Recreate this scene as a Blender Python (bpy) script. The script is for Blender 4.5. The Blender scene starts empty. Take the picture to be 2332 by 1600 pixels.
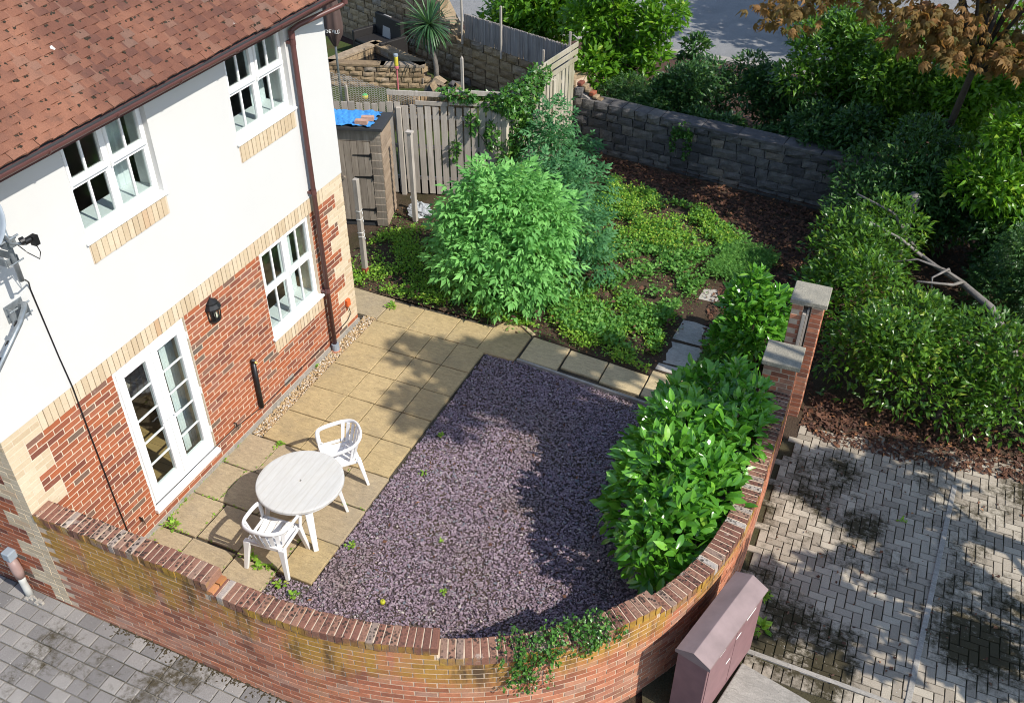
import bpy, math, random
import numpy as np
from mathutils import Vector, Matrix
R = math.radians
random.seed(7); rng = np.random.default_rng(7)
scene = bpy.context.scene
COL = scene.collection

# ------------------------------------------------------------------ camera
CAM = np.array([7.198, -4.179, 8.883])
yaw, pitch, roll = -0.412, -0.656, 0.002
fwd = np.array([math.cos(pitch)*math.sin(yaw), math.cos(pitch)*math.cos(yaw), math.sin(pitch)])
rgt = np.array([math.cos(yaw), -math.sin(yaw), 0.0]); upv = np.cross(rgt, fwd)
rgt, upv = math.cos(roll)*rgt+math.sin(roll)*upv, -math.sin(roll)*rgt+math.cos(roll)*upv
cd = bpy.data.cameras.new('camera'); cam = bpy.data.objects.new('camera', cd); COL.objects.link(cam)
cam.matrix_world = Matrix(((rgt[0], upv[0], -fwd[0], CAM[0]), (rgt[1], upv[1], -fwd[1], CAM[1]), (rgt[2], upv[2], -fwd[2], CAM[2]), (0, 0, 0, 1)))
cd.sensor_width = 36; cd.lens = 33.46; cd.clip_end = 1000
scene.camera = cam
# ------------------------------------------------------------------ light
SUN = Vector((-0.711, 0.142, -0.69)).normalized()
world = bpy.data.worlds.new('World'); scene.world = world; world.use_nodes = True
wn = world.node_tree; bg = wn.nodes['Background']
sky = wn.nodes.new('ShaderNodeTexSky'); sky.sky_type = 'NISHITA'; sky.sun_disc = False
sky.sun_elevation = R(43.6); sky.sun_rotation = R(101.3); sky.altitude = 50; sky.air_density = 1.0; sky.dust_density = 0.6
wn.links.new(sky.outputs[0], bg.inputs[0]); bg.inputs[1].default_value = 0.15
sl = bpy.data.lights.new('sun', 'SUN'); sl.energy = 3.9; sl.angle = R(0.5); sl.color = (1, 0.95, 0.86)
so = bpy.data.objects.new('sun', sl); COL.objects.link(so)
so.rotation_euler = SUN.to_track_quat('-Z', 'Y').to_euler(); so.location = (20, -2, 20)
scene.view_settings.view_transform = 'Standard'; scene.view_settings.look = 'None'
scene.view_settings.exposure = 0.58; scene.view_settings.gamma = 1
scene.cycles.use_denoising = True; scene.cycles.filter_width = 1.0
scene.cycles.max_bounces = 8; scene.cycles.transparent_max_bounces = 12

# ------------------------------------------------------------------ object helpers
def tag(o, label=None, cat=None, group=None, kind=None):
    if label: o['label'] = label
    if cat: o['category'] = cat
    if group: o['group'] = group
    if kind: o['kind'] = kind
    return o
def link(o, parent=None):
    COL.objects.link(o)
    if parent is not None: o.parent = parent
    return o
def thing(name, label, cat, loc=(0, 0, 0), rz=0, group=None):
    o = bpy.data.objects.new(name, None); link(o); o.location = loc; o.rotation_euler = (0, 0, rz)
    o.empty_display_size = 0.1
    return tag(o, label, cat, group)
def obj(name, me, parent=None, loc=(0, 0, 0), rot=(0, 0, 0), scale=(1, 1, 1)):
    o = bpy.data.objects.new(name, me); link(o, parent); o.location = loc; o.rotation_euler = rot; o.scale = scale
    return o
def mesh_poly(name, V, F, mat, smooth=False):
    me = bpy.data.meshes.new(name); me.from_pydata([tuple(v) for v in V], [], [tuple(f) for f in F])
    me.materials.append(mat); me.update()
    if smooth: me.shade_smooth()
    return me
def mesh_tri(name, V, F, mat, rnd=None, smooth=False):
    V = np.ascontiguousarray(V, np.float32); F = np.ascontiguousarray(F, np.int32)
    me = bpy.data.meshes.new(name); me.vertices.add(len(V)); me.vertices.foreach_set('co', V.ravel())
    me.loops.add(F.size); me.loops.foreach_set('vertex_index', F.ravel())
    me.polygons.add(len(F)); me.polygons.foreach_set('loop_start', np.arange(0, F.size, 3, dtype=np.int32))
    me.materials.append(mat); me.update(calc_edges=True)
    if rnd is not None:
        a = me.attributes.new('rnd', 'FLOAT', 'FACE'); a.data.foreach_set('value', np.ascontiguousarray(rnd, np.float32))
    me.shade_smooth() if smooth else me.shade_flat()
    return me
class MB:
    """collects shapes into one mesh"""
    def __init__(s): s.V = []; s.F = []
    def add(s, V, F, M=None):
        n = len(s.V)
        for v in V:
            s.V.append(tuple(M @ Vector(v)) if M is not None else tuple(v))
        s.F += [tuple(i+n for i in f) for f in F]; return s
    def box(s, a, b, M=None):
        (x0, y0, z0), (x1, y1, z1) = a, b
        return s.add([(x0,y0,z0),(x1,y0,z0),(x1,y1,z0),(x0,y1,z0),(x0,y0,z1),(x1,y0,z1),(x1,y1,z1),(x0,y1,z1)],
                     [(0,3,2,1),(4,5,6,7),(0,1,5,4),(1,2,6,5),(2,3,7,6),(3,0,4,7)], M)
    def frame(s, axis, y0, y1, z0, z1, w, x0, x1):   # rectangular frame in the y-z plane
        s.box((x0, y0, z0), (x1, y0+w, z1)); s.box((x0, y1-w, z0), (x1, y1, z1))
        s.box((x0, y0+w, z0), (x1, y1-w, z0+w)); s.box((x0, y0+w, z1-w), (x1, y1-w, z1)); return s
    def prism(s, poly, z0, z1, M=None):
        n = len(poly); V = [(x, y, z0) for x, y in poly]+[(x, y, z1) for x, y in poly]
        return s.add(V, [tuple(range(n-1, -1, -1)), tuple(range(n, 2*n))]+[(i, (i+1) % n, n+(i+1) % n, n+i) for i in range(n)], M)
    def tube(s, pts, rad, seg=8, cap=True, flat=None):
        pts = [Vector(p) for p in pts]; n = len(pts)
        rad = rad if isinstance(rad, (list, tuple)) else [rad]*n
        V = []; F = []; prev = None
        for i, p in enumerate(pts):
            t = (pts[min(i+1, n-1)]-pts[max(i-1, 0)]).normalized()
            ref = prev if prev is not None else (Vector((0, 0, 1)) if abs(t.z) < .9 else Vector((1, 0, 0)))
            u = (ref - t*ref.dot(t)).normalized(); w = t.cross(u); prev = u
            ru, rw = (rad[i], rad[i]) if flat is None else (rad[i]*flat[0], rad[i]*flat[1])
            for k in range(seg):
                a = 2*math.pi*(k+.5)/seg; V.append(tuple(p+u*math.cos(a)*ru+w*math.sin(a)*rw))
        for i in range(n-1):
            for k in range(seg):
                F.append((i*seg+k, i*seg+(k+1) % seg, (i+1)*seg+(k+1) % seg, (i+1)*seg+k))
        if cap: F += [tuple(range(seg-1, -1, -1)), tuple((n-1)*seg+k for k in range(seg))]
        return s.add(V, F)
    def lathe(s, prof, seg=24, M=None):
        V = []; F = []; n = len(prof)
        for r, z in prof:
            for k in range(seg):
                a = 2*math.pi*k/seg; V.append((r*math.cos(a), r*math.sin(a), z))
        for i in range(n-1):
            for k in range(seg):
                F.append((i*seg+k, i*seg+(k+1) % seg, (i+1)*seg+(k+1) % seg, (i+1)*seg+k))
        return s.add(V, F, M)
    def build(s, name, mat, parent=None, smooth=False, **kw):
        return obj(name, mesh_poly(name, s.V, s.F, mat, smooth), parent, **kw)
def box(name, a, b, mat, parent=None): return MB().box(a, b).build(name, mat, parent)
def bevel(o, w=.004, seg=2):
    m = o.modifiers.new('bevel', 'BEVEL'); m.width = w; m.segments = seg; m.limit_method = 'ANGLE'; return o
def struct(o): o['kind'] = 'structure'; return o

BOXF = np.array([(0,2,1),(0,3,2),(4,5,6),(4,6,7),(0,1,5),(0,5,4),(1,2,6),(1,6,5),(2,3,7),(2,7,6),(3,0,4),(3,4,7)])
BOXV = np.array([(-.5,-.5,-.5),(.5,-.5,-.5),(.5,.5,-.5),(-.5,.5,-.5),(-.5,-.5,.5),(.5,-.5,.5),(.5,.5,.5),(-.5,.5,.5)], float)
def chamfer_box(jit=.02, c=(.03, .04, .09)):
    """unit block, top and outer arrises taken off, slightly uneven"""
    V = []; 
    for z, k in ((-.5, 1), (.5-c[2], 1), (.5, 0)):
        ix, iy = (0, 0) if k else (c[0], c[1])
        V += [(-.5+ix, -.5+iy, z), (.5-ix, -.5+iy, z), (.5-ix, .5-iy, z), (-.5+ix, .5-iy, z)]
    V = np.array(V)+rng.uniform(-jit, jit, (12, 3)); F = []
    for l in (0, 4):
        for k in range(4):
            a, b = l+k, l+(k+1) % 4; F += [(a, b, b+4), (a, b+4, a+4)]
    F += [(8, 9, 10), (8, 10, 11)]
    return V, np.array(F)
def in_view(P):
    v = np.asarray(P)-CAM; z = v@fwd
    x = (v@rgt)/z*.9296; y = (v@upv)/z*.9296
    return (np.abs(x) < .52)*(np.abs(y) < .36)
def pieces(name, stuff_name, tmpl, Ms, mat, parent, limit=300, weight=None, smooth=False):
    """blocks: the ones that show largest become objects that share mesh data, the rest one stuff mesh.
    Ms: list of 4x4 numpy matrices in parent (world) space"""
    Ms = np.array(Ms); P = Ms[:, :3, 3]
    sc = (in_view(P)*1.0+.001)/np.linalg.norm(P-CAM, axis=1)**2
    if weight is not None: sc = sc*weight
    order = np.argsort(-sc); one, rest = order[:limit], order[limit:]
    mes = [mesh_tri(name, V, F, mat, None, smooth) for V, F in tmpl]
    for i in one:
        o = bpy.data.objects.new(name, mes[rng.integers(len(mes))]); link(o, parent); o.matrix_local = Matrix(Ms[i].tolist())
    if len(rest):
        VV = []; FF = []; RR = []; n = 0
        pick = rng.integers(len(tmpl), size=len(rest))
        for t, (V, F) in enumerate(tmpl):
            idx = rest[pick == t]
            if not len(idx): continue
            X = np.einsum('nij,vj->nvi', Ms[idx][:, :3, :3], V)+Ms[idx][:, None, :3, 3]
            VV.append(X.reshape(-1, 3)); FF.append((F[None]+(np.arange(len(idx))*len(V))[:, None, None]).reshape(-1, 3)+n); n += len(idx)*len(V)
            RR.append(np.repeat(rng.random(len(idx)), len(F)))
        o = obj(stuff_name, mesh_tri(stuff_name, np.concatenate(VV), np.concatenate(FF), mat, np.concatenate(RR), smooth), parent)
        o['kind'] = 'stuff'
def mat4(pos, rz=0., scale=(1, 1, 1), rx=0., ry=0.):
    M = Matrix.Translation(Vector(pos)) @ Matrix.Rotation(rz, 4, 'Z') @ Matrix.Rotation(ry, 4, 'Y') @ Matrix.Rotation(rx, 4, 'X') @ Matrix.Diagonal(Vector((*scale, 1)))
    return np.array(M)

# ------------------------------------------------------------------ material helpers
class G:
    def __init__(s, name):
        s.mat = bpy.data.materials.new(name); s.mat.use_nodes = True; s.nt = s.mat.node_tree; s.nt.nodes.clear()
        s.out = s.nt.nodes.new('ShaderNodeOutputMaterial'); s._pos = None
    def n(s, t, props={}, **kw):
        nd = s.nt.nodes.new('ShaderNode'+t)
        for k, v in props.items(): setattr(nd, k, v)
        for k, v in kw.items():
            key = int(k[1:]) if k[0] == 'i' and k[1:].isdigit() else k.replace('_', ' ')
            s.put(nd.inputs[key], v)
        return nd
    def put(s, sock, v):
        if hasattr(v, 'is_output'): s.nt.links.new(v, sock)
        elif isinstance(v, (tuple, list)) and sock.type == 'RGBA': sock.default_value = (*v, 1) if len(v) == 3 else v
        else: sock.default_value = v
    @property
    def pos(s):
        if s._pos is None: s._pos = s.n('NewGeometry').outputs['Position']
        return s._pos
    def noise(s, scale, detail=3, rough=.55, vec=None, dist=0):
        return s.n('TexNoise', Vector=vec or s.pos, Scale=scale, Detail=detail, Roughness=rough, Distortion=dist).outputs[0]
    def stretch(s, sx, sy, sz):
        return s.n('VectorMath', {'operation': 'MULTIPLY'}, i0=s.pos, i1=(sx, sy, sz)).outputs[0]
    def ramp(s, f, stops, interp='LINEAR'):
        nd = s.n('ValToRGB', Fac=f); r = nd.color_ramp; r.interpolation = interp
        while len(r.elements) < len(stops): r.elements.new(.5)
        for e, (p, c) in zip(r.elements, stops):
            e.position = p; e.color = (*c, 1) if isinstance(c, (tuple, list)) else (c, c, c, 1)
        return nd.outputs[0]
    def mix(s, f, a, b, mode='MIX'):
        nd = s.n('Mix', {'data_type': 'RGBA', 'blend_type': mode}); s.put(nd.inputs[0], f); s.put(nd.inputs[6], a); s.put(nd.inputs[7], b); return nd.outputs[2]
    def m(s, op, a, b=0.):
        nd = s.n('Math', {'operation': op}); s.put(nd.inputs[0], a); s.put(nd.inputs[1], b); return nd.outputs[0]
    def sep(s, v=None): return s.n('SeparateXYZ', Vector=v or s.pos).outputs
    def rnd(s):
        a = s.n('Attribute', {'attribute_name': 'rnd'}).outputs['Fac']; b = s.n('ObjectInfo').outputs['Random']
        return s.m('FRACT', s.m('ADD', a, b))
    def done(s, base, rough=.7, bump=None, bstr=.4, bdist=.01, spec=.4, metal=0., trans=None, tcol=None, coat=0.):
        p = s.n('BsdfPrincipled', Base_Color=base, Roughness=rough, Metallic=metal)
        p.inputs['Specular IOR Level'].default_value = spec; p.inputs['Coat Weight'].default_value = coat
        if bump is not None:
            s.nt.links.new(s.n('Bump', Strength=bstr, Distance=bdist, Height=bump).outputs[0], p.inputs['Normal'])
        sh = p.outputs[0]
        if trans:
            t = s.n('BsdfTranslucent', Color=tcol if tcol is not None else base)
            mx = s.n('MixShader', Fac=trans); s.nt.links.new(sh, mx.inputs[1]); s.nt.links.new(t.outputs[0], mx.inputs[2]); sh = mx.outputs[0]
        s.nt.links.new(sh, s.out.inputs[0]); return s.mat

def plain(name, c, rough=.5, var=.12, scale=6., bump=0., spec=.4, metal=0.):
    g = G(name); n = g.noise(scale, 5); col = g.mix(n, tuple(x*(1-var*2) for x in c), tuple(min(1, x*(1+var)) for x in c))
    fine = g.noise(scale*12, 3)
    return g.done(col, rough, fine if bump else None, bump or .1, .003, spec, metal)
def brick_mat(name, stops, dirt=(.1, .07, .05), dirt_amt=.35, garden=False):
    g = G(name); r = g.rnd(); c = g.ramp(r, stops)
    n1 = g.noise(18, 5, .65); n2 = g.noise(120, 4, .7); n3 = g.noise(2.2, 4)
    c = g.mix(g.m('MULTIPLY', g.ramp(n1, [(.42, 0.), (.72, 1.)]), dirt_amt), c, dirt)
    c = g.mix(.35, c, g.ramp(n2, [(.3, .35), (.7, .75)]), 'OVERLAY')
    # whitish efflorescence
    c = g.mix(g.m('MULTIPLY', g.ramp(g.noise(7, 5, .7), [(.6, 0.), (.75, 1.)]), .22), c, (.62, .52, .45))
    if garden:
        z = g.sep()[2]
        zm = g.ramp(z, [(.72, 0.), (1.22, 1.)])
        drip = g.noise(1., 4, .6, g.stretch(2.6, 2.6, .55))
        lich = g.m('MULTIPLY', g.ramp(g.m('ADD', drip, g.m('MULTIPLY', zm, .17)), [(.535, 0.), (.69, 1.)]), .75)
        lich = g.m('MULTIPLY', lich, g.m('ADD', .15, g.m('MULTIPLY', zm, .85)))
        c = g.mix(lich, c, g.ramp(n1, [(.3, (.3, .165, .025)), (.7, (.46, .28, .045))]))
        blk = g.noise(1., 5, .65, g.stretch(3.3, 3.3, .8))
        bm = g.m('MULTIPLY', g.ramp(blk, [(.53, 0.), (.66, .85)]), g.ramp(z, [(.55, 0.), (1.15, 1.)]))
        c = g.mix(bm, c, (.05, .035, .03))
        # pale salt bloom low down
        c = g.mix(g.m('MULTIPLY', g.ramp(n3, [(.45, 0.), (.7, .4)]), g.ramp(z, [(.1, 1.), (.7, 0.)])), c, (.55, .38, .3))
    return g.done(c, .85, g.m('ADD', n1, g.m('MULTIPLY', n2, .6)), .5, .004, .2)
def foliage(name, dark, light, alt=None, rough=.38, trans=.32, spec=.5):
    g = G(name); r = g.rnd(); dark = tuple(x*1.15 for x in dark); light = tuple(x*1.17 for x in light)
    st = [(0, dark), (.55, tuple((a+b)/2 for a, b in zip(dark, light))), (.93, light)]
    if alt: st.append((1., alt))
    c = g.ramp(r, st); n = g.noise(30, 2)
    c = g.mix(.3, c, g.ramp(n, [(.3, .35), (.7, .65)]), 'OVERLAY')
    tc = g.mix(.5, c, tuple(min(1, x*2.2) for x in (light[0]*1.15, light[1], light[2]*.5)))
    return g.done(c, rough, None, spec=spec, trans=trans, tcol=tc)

red = [(0, (.15, .05, .034)), (.12, (.2, .07, .046)), (.3, (.29, .088, .042)), (.55, (.35, .105, .046)), (.8, (.33, .115, .062)), (.9, (.25, .1, .068)), (.97, (.15, .1, .074)), (1, (.12, .095, .078))]
M_RED = brick_mat('red brick', red, dirt_amt=.22)
M_PALE = brick_mat('buff brick', [(0, (.46, .36, .24)), (.5, (.53, .43, .3)), (.9, (.57, .47, .34)), (1, (.45, .3, .18))], (.4, .28, .17), .25)
gred = [(0, (.22, .09, .06)), (.2, (.34, .12, .068)), (.5, (.45, .16, .085)), (.8, (.5, .21, .12)), (1, (.38, .21, .15))]
M_GBRICK = brick_mat('garden wall brick', gred, (.09, .06, .045), .3, True)
def coping_mat():
    g = G('weathered coping brick'); r = g.rnd()
    c = g.ramp(r, [(0, (.14, .065, .048)), (.4, (.21, .095, .066)), (.75, (.26, .14, .095)), (.92, (.24, .17, .135)), (1, (.38, .33, .29))])
    n1 = g.noise(16, 5, .6); n2 = g.noise(60, 4, .7)
    c = g.mix(.5, c, g.ramp(n2, [(.3, .3), (.7, .7)]), 'OVERLAY')
    z = g.sep(g.n('NewGeometry').outputs['Normal'])[2]
    v = g.n('TexVoronoi', Vector=g.pos, Scale=30, Randomness=1.).outputs[0]
    blob = g.m('MULTIPLY', g.ramp(v, [(.36, 1.), (.5, 0.)]), g.ramp(g.noise(3.2, 4), [(.36, 0.), (.55, 1.)]))
    c = g.mix(g.m('MULTIPLY', blob, g.ramp(z, [(.3, .15), (.7, .92)])), c, (.028, .024, .02))
    pale = g.ramp(g.noise(5.5, 5, .7), [(.62, 0.), (.7, 1.)])
    c = g.mix(g.m('MULTIPLY', pale, .5), c, (.5, .43, .36))
    side = g.m('MULTIPLY', g.ramp(z, [(.2, 1.), (.5, 0.)]), g.ramp(g.noise(3.1, 3), [(.42, 0.), (.58, .85)]))
    c = g.mix(side, c, g.ramp(n1, [(.3, (.3, .16, .025)), (.7, (.46, .28, .04))]))
    return g.done(c, .88, g.m('ADD', n1, n2), .6, .006, .2)
M_COPING = coping_mat()
def mortar(name, c, d):
    g = G(name); n = g.noise(9, 5, .7); f = g.noise(90, 3)
    return g.done(g.mix(g.ramp(n, [(.35, 0.), (.7, 1.)]), c, d), .95, f, .5, .004, .1)
M_MORTAR = mortar('cream mortar', (.62, .52, .4), (.52, .43, .32))
M_GMORTAR = mortar('garden wall mortar', (.64, .5, .37), (.4, .3, .21))
def render_mat():
    g = G('white render'); n = g.noise(1.3, 5, .6); f = g.noise(160, 3, .7)
    st = g.ramp(g.noise(1., 5, .65, g.stretch(2, 3.5, .25)), [(.55, 0.), (.8, .18)])
    c = g.mix(st, g.mix(n, (.53, .525, .51), (.57, .565, .55)), (.62, .6, .55))
    return g.done(c, .9, f, .35, .003, .15)
M_RENDER = render_mat()
def tile_mat():
    g = G('clay roof tile'); r = g.rnd()
    c = g.ramp(r, [(0, (.1, .047, .036)), (.25, (.125, .054, .037)), (.6, (.145, .063, .042)), (.85, (.17, .077, .05)), (1, (.15, .09, .068))])
    n1 = g.noise(9, 5, .65); n2 = g.noise(140, 3, .8); big = g.noise(.9, 4)
    c = g.mix(g.ramp(big, [(.45, 0.), (.7, .5)]), c, (.33, .15, .09))
    c = g.mix(g.m('MULTIPLY', g.ramp(n1, [(.55, 0.), (.75, 1.)]), .5), c, (.06, .038, .03))
    c = g.mix(.55, c, g.ramp(n2, [(.3, .25), (.7, .75)]), 'OVERLAY')
    c = g.mix(g.ramp(g.noise(3.3, 4, .7), [(.7, 0.), (.76, .75)]), c, (.36, .17, .1))
    return g.done(c, .9, g.m('ADD', n2, n1), .6, .004, .2)
M_TILE = tile_mat()
M_WHITE = plain('white upvc', (.8, .8, .79), .32, .03, 3, spec=.5)
M_SILLIN = plain('inside sill', (.72, .74, .75), .5, .03, 3)
def glass_mat():
    g = G('window glass'); f = g.m('MULTIPLY', g.m('POWER', g.n('LayerWeight', Blend=.5).outputs['Facing'], 4.), .8)
    t = g.n('BsdfTransparent', Color=(.9, .94, .93)); gl = g.n('BsdfGlossy', Color=(1, 1, 1), Roughness=.02)
    mx = g.n('MixShader', Fac=g.m('ADD', f, .035)); g.nt.links.new(t.outputs[0], mx.inputs[1]); g.nt.links.new(gl.outputs[0], mx.inputs[2])
    g.nt.links.new(mx.outputs[0], g.out.inputs[0]); return g.mat
M_GLASS = glass_mat()
M_BROWNPVC = plain('brown gutter plastic', (.115, .05, .046), .42, .15, 8)
M_BLACK = plain('black plastic', (.012, .012, .013), .4, .2, 9)
M_GREYMETAL = plain('galvanised steel', (.3, .33, .35), .42, .2, 20, metal=.55)
M_GREYPLASTIC = plain('grey plastic', (.27, .31, .35), .5, .12, 14)
M_CURTAIN = plain('white curtain', (.72, .75, .76), .85, .05, 5)
M_ROOM = plain('room paint', (.5, .44, .38), .9, .05, 1)
M_CARPET = plain('carpet', (.26, .21, .2), .95, .1, 40)
def wood_floor():
    g = G('oak floor'); n = g.noise(1, 5, .6, g.stretch(3, 40, 3)); b = g.n('TexBrick', Vector=g.stretch(1, 1, 1), Scale=1.)
    b.inputs['Brick Width'].default_value = 1.2; b.inputs['Row Height'].default_value = .12; b.inputs['Mortar Size'].default_value = .003
    b.inputs['Color1'].default_value = (.36, .23, .095, 1); b.inputs['Color2'].default_value = (.42, .28, .12, 1); b.inputs['Mortar'].default_value = (.12, .07, .03, 1)
    return g.done(g.mix(.4, b.outputs[0], g.ramp(n, [(.3, .35), (.7, .65)]), 'OVERLAY'), .35)
M_FLOOR = wood_floor()
def slab_mat(name, a, b, stain):
    g = G(name); r = g.rnd(); n = g.noise(3.5, 6, .65, dist=.6); f = g.noise(70, 4, .75); w = g.noise(1, 5, .6, g.stretch(9, 26, 9), 1.2)
    c = g.mix(n, a, b); c = g.mix(g.m('MULTIPLY', r, .35), c, tuple(x*.72 for x in a))
    c = g.mix(.6, c, g.ramp(w, [(.3, .33), (.7, .67)]), 'OVERLAY')
    c = g.mix(g.ramp(g.noise(1.6, 5, .7), [(.5, 0.), (.75, .6)]), c, stain)
    c = g.mix(.45, c, g.ramp(f, [(.3, .3), (.7, .7)]), 'OVERLAY')
    sp = g.n('TexVoronoi', Vector=g.pos, Scale=16).outputs[0]
    c = g.mix(g.m('MULTIPLY', g.ramp(sp, [(.06, 1.), (.11, 0.)]), .7), c, (.08, .07, .06))
    return g.done(c, .85, g.m('ADD', g.m('MULTIPLY', w, 1.), f), .55, .006, .2)
M_SLABY = slab_mat('yellow riven slab', (.44, .335, .175), (.37, .275, .145), (.2, .165, .11))
M_SLABG = slab_mat('weathered buff slab', (.4, .315, .2), (.33, .26, .165), (.22, .185, .14))
M_SLABP = slab_mat('plain concrete slab', (.52, .41, .24), (.44, .345, .2), (.32, .26, .17))
M_SLABD = slab_mat('grey stepping slab', (.46, .42, .36), (.38, .35, .31), (.2, .18, .16))
M_CONC = slab_mat('rough concrete', (.36, .33, .29), (.28, .26, .23), (.16, .15, .13))
def block_mat(name, stops, moss, mlo, mhi, side=False):
    g = G(name); r = g.rnd(); c = g.ramp(r, stops); f = g.noise(110, 4, .75); n = g.noise(6, 5)
    c = g.mix(.5, c, g.ramp(f, [(.3, .28), (.7, .72)]), 'OVERLAY'); c = g.mix(g.m('MULTIPLY', n, .35), c, tuple(x*.5 for x in stops[0][1]))
    c = g.mix(g.ramp(g.m('MULTIPLY', g.noise(.9, 3), g.m('ADD', g.noise(14, 5, .75), g.m('ADD', .55, g.ramp(g.sep()[0], [(.0, .0), (1., .0)]) if not side else g.m('MULTIPLY', g.n('MapRange', Value=g.sep()[0], i1=6.9, i2=8.3, i3=1., i4=0.).outputs[0], .1)))), [(mlo, 0.), (mhi, .95)]), c, g.ramp(f, [(.3, moss), (.7, tuple(x*2.2 for x in moss))]))
    sp = g.n('TexVoronoi', Vector=g.pos, Scale=26).outputs[0]
    c = g.mix(g.m('MULTIPLY', g.ramp(sp, [(.08, 1.), (.13, 0.)]), g.ramp(n, [(.5, 0.), (.6, .6)])), c, (.6, .6, .58))
    return g.done(c, .9, g.m('ADD', f, n), .6, .005, .15)
M_SETT = block_mat('grey sett', [(0, (.18, .17, .165)), (.5, (.24, .225, .215)), (1, (.31, .29, .27))], (.035, .028, .016), .62, .78)
M_BLOCK = block_mat('buff drive block', [(0, (.29, .245, .19)), (.5, (.39, .335, .265)), (1, (.48, .42, .33))], (.022, .018, .008), .5, .66, True)
def soil_mat(name, a, b, c2, scale=5):
    g = G(name); n = g.noise(scale, 6, .7); f = g.noise(60, 5, .8); k = g.noise(1.2, 4)
    c = g.mix(n, a, b); c = g.mix(g.ramp(k, [(.5, 0.), (.65, .8)]), c, c2); c = g.mix(.6, c, g.ramp(f, [(.3, .2), (.7, .8)]), 'OVERLAY')
    return g.done(c, .95, g.m('ADD', f, n), .9, .03, .1)
M_JOINT = soil_mat('joint sand and moss', (.1, .085, .055), (.06, .055, .025), (.05, .06, .015), 8)
M_COURTJ = soil_mat('pale joint grit', (.3, .27, .22), (.22, .2, .165), (.06, .055, .03), 8)
M_BED = soil_mat('slate dust', (.13, .1, .1), (.1, .075, .075), (.12, .09, .06), 8)
M_SAND = soil_mat('patio bed', (.13, .11, .085), (.08, .07, .055), (.06, .05, .035))
M_SOIL = soil_mat('garden soil', (.07, .048, .034), (.1, .07, .048), (.05, .045, .022))
M_LITTER = soil_mat('leaf mould', (.075, .045, .038), (.11, .062, .045), (.05, .032, .028), 9)
M_LAWN = soil_mat('rough grass', (.05, .075, .02), (.07, .085, .03), (.08, .06, .03), 4)
M_TARMAC = soil_mat('pale tarmac', (.22, .22, .22), (.27, .265, .26), (.2, .2, .2), 3)
def slate_mat():
    g = G('plum slate'); r = g.rnd()
    c = g.ramp(r, [(0, (.12, .084, .105)), (.3, (.23, .165, .2)), (.6, (.295, .218, .255)), (.85, (.36, .28, .31)), (.93, (.16, .175, .2)), (.975, (.3, .27, .26)), (1, (.5, .44, .38))])
    f = g.noise(60, 3, .7); big = g.noise(.9, 4); c = g.mix(.3, c, g.ramp(f, [(.3, .3), (.7, .7)]), 'OVERLAY')
    c = g.mix(g.ramp(big, [(.5, 0.), (.68, .35)]), c, (.22, .17, .115))
    return g.done(c, .6, f, .3, .002, .35)
M_SLATE = slate_mat()
def pebble_mat():
    g = G('gold pebble'); c = g.ramp(g.rnd(), [(0, (.2, .14, .08)), (.3, (.48, .33, .16)), (.6, (.38, .26, .14)), (.85, (.52, .44, .34)), (1, (.6, .56, .5))])
    return g.done(c, .6)
M_PEBBLE = pebble_mat()
def timber(name, a, b, c3, vert=True, green=.0):
    g = G(name); v = g.stretch(26, 26, 1.5) if vert else g.stretch(3, 3, 40)
    n = g.noise(1, 6, .65, v, .5); r = g.rnd(); c = g.ramp(n, [(.25, a), (.5, b), (.75, c3)])
    c = g.mix(g.m('MULTIPLY', r, .45), c, tuple(x*.6 for x in a))
    c = g.mix(g.ramp(g.noise(2.2, 4), [(.5, 0.), (.75, .45)]), c, tuple(x*.45 for x in b))
    if green: c = g.mix(g.m('MULTIPLY', g.ramp(g.noise(1.5, 4), [(.4, 0.), (.65, 1.)]), green), c, (.16, .17, .05))
    return g.done(c, .9, n, .6, .004, .1)
M_FENCE = timber('silvered fence board', (.33, .29, .245), (.46, .41, .355), (.55, .5, .44))
M_FENCEG = timber('mossy fence board', (.34, .3, .24), (.48, .43, .35), (.56, .51, .42), green=.4)
M_SHED = timber('shed board', (.2, .165, .13), (.31, .26, .21), (.42, .37, .31))
M_SHEDSIDE = timber('shed cladding', (.22, .16, .11), (.33, .25, .18), (.4, .32, .25), False)
M_REED = timber('reed screen', (.3, .26, .25), (.4, .36, .34), (.46, .41, .36))
M_REEDNEW = timber('tan reed', (.5, .34, .18), (.56, .4, .24), (.6, .46, .3))
def stone_mat(name, st, dark, amt):
    g = G(name); c = g.ramp(g.rnd(), st); n = g.noise(7, 6, .7); f = g.noise(50, 4, .7)
    c = g.mix(g.m('MULTIPLY', g.ramp(n, [(.35, 0.), (.65, 1.)]), amt), c, dark); c = g.mix(.5, c, g.ramp(f, [(.3, .28), (.7, .72)]), 'OVERLAY')
    return g.done(c, .92, g.m('ADD', f, g.m('MULTIPLY', n, 2)), .8, .012, .15)
M_STONE = stone_mat('blackened gritstone', [(0, (.085, .08, .08)), (.5, (.15, .14, .135)), (.85, (.21, .19, .17)), (1, (.26, .21, .165))], (.05, .048, .05), .6)
M_STONEY = stone_mat('honey sandstone', [(0, (.24, .17, .1)), (.5, (.35, .26, .16)), (.85, (.42, .31, .19)), (1, (.3, .27, .24))], (.12, .085, .06), .55)
M_CAP = stone_mat('pier cap stone', [(0, (.3, .27, .21)), (1, (.34, .31, .25))], (.17, .165, .14), .55)
M_BARK = stone_mat('bark', [(0, (.05, .04, .033)), (1, (.085, .07, .056))], (.035, .03, .025), .5)
M_BARKP = stone_mat('pale bark', [(0, (.2, .18, .165)), (1, (.26, .24, .215))], (.11, .1, .09), .6)
M_STEM = plain('green stem', (.12, .16, .05), .6)
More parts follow.
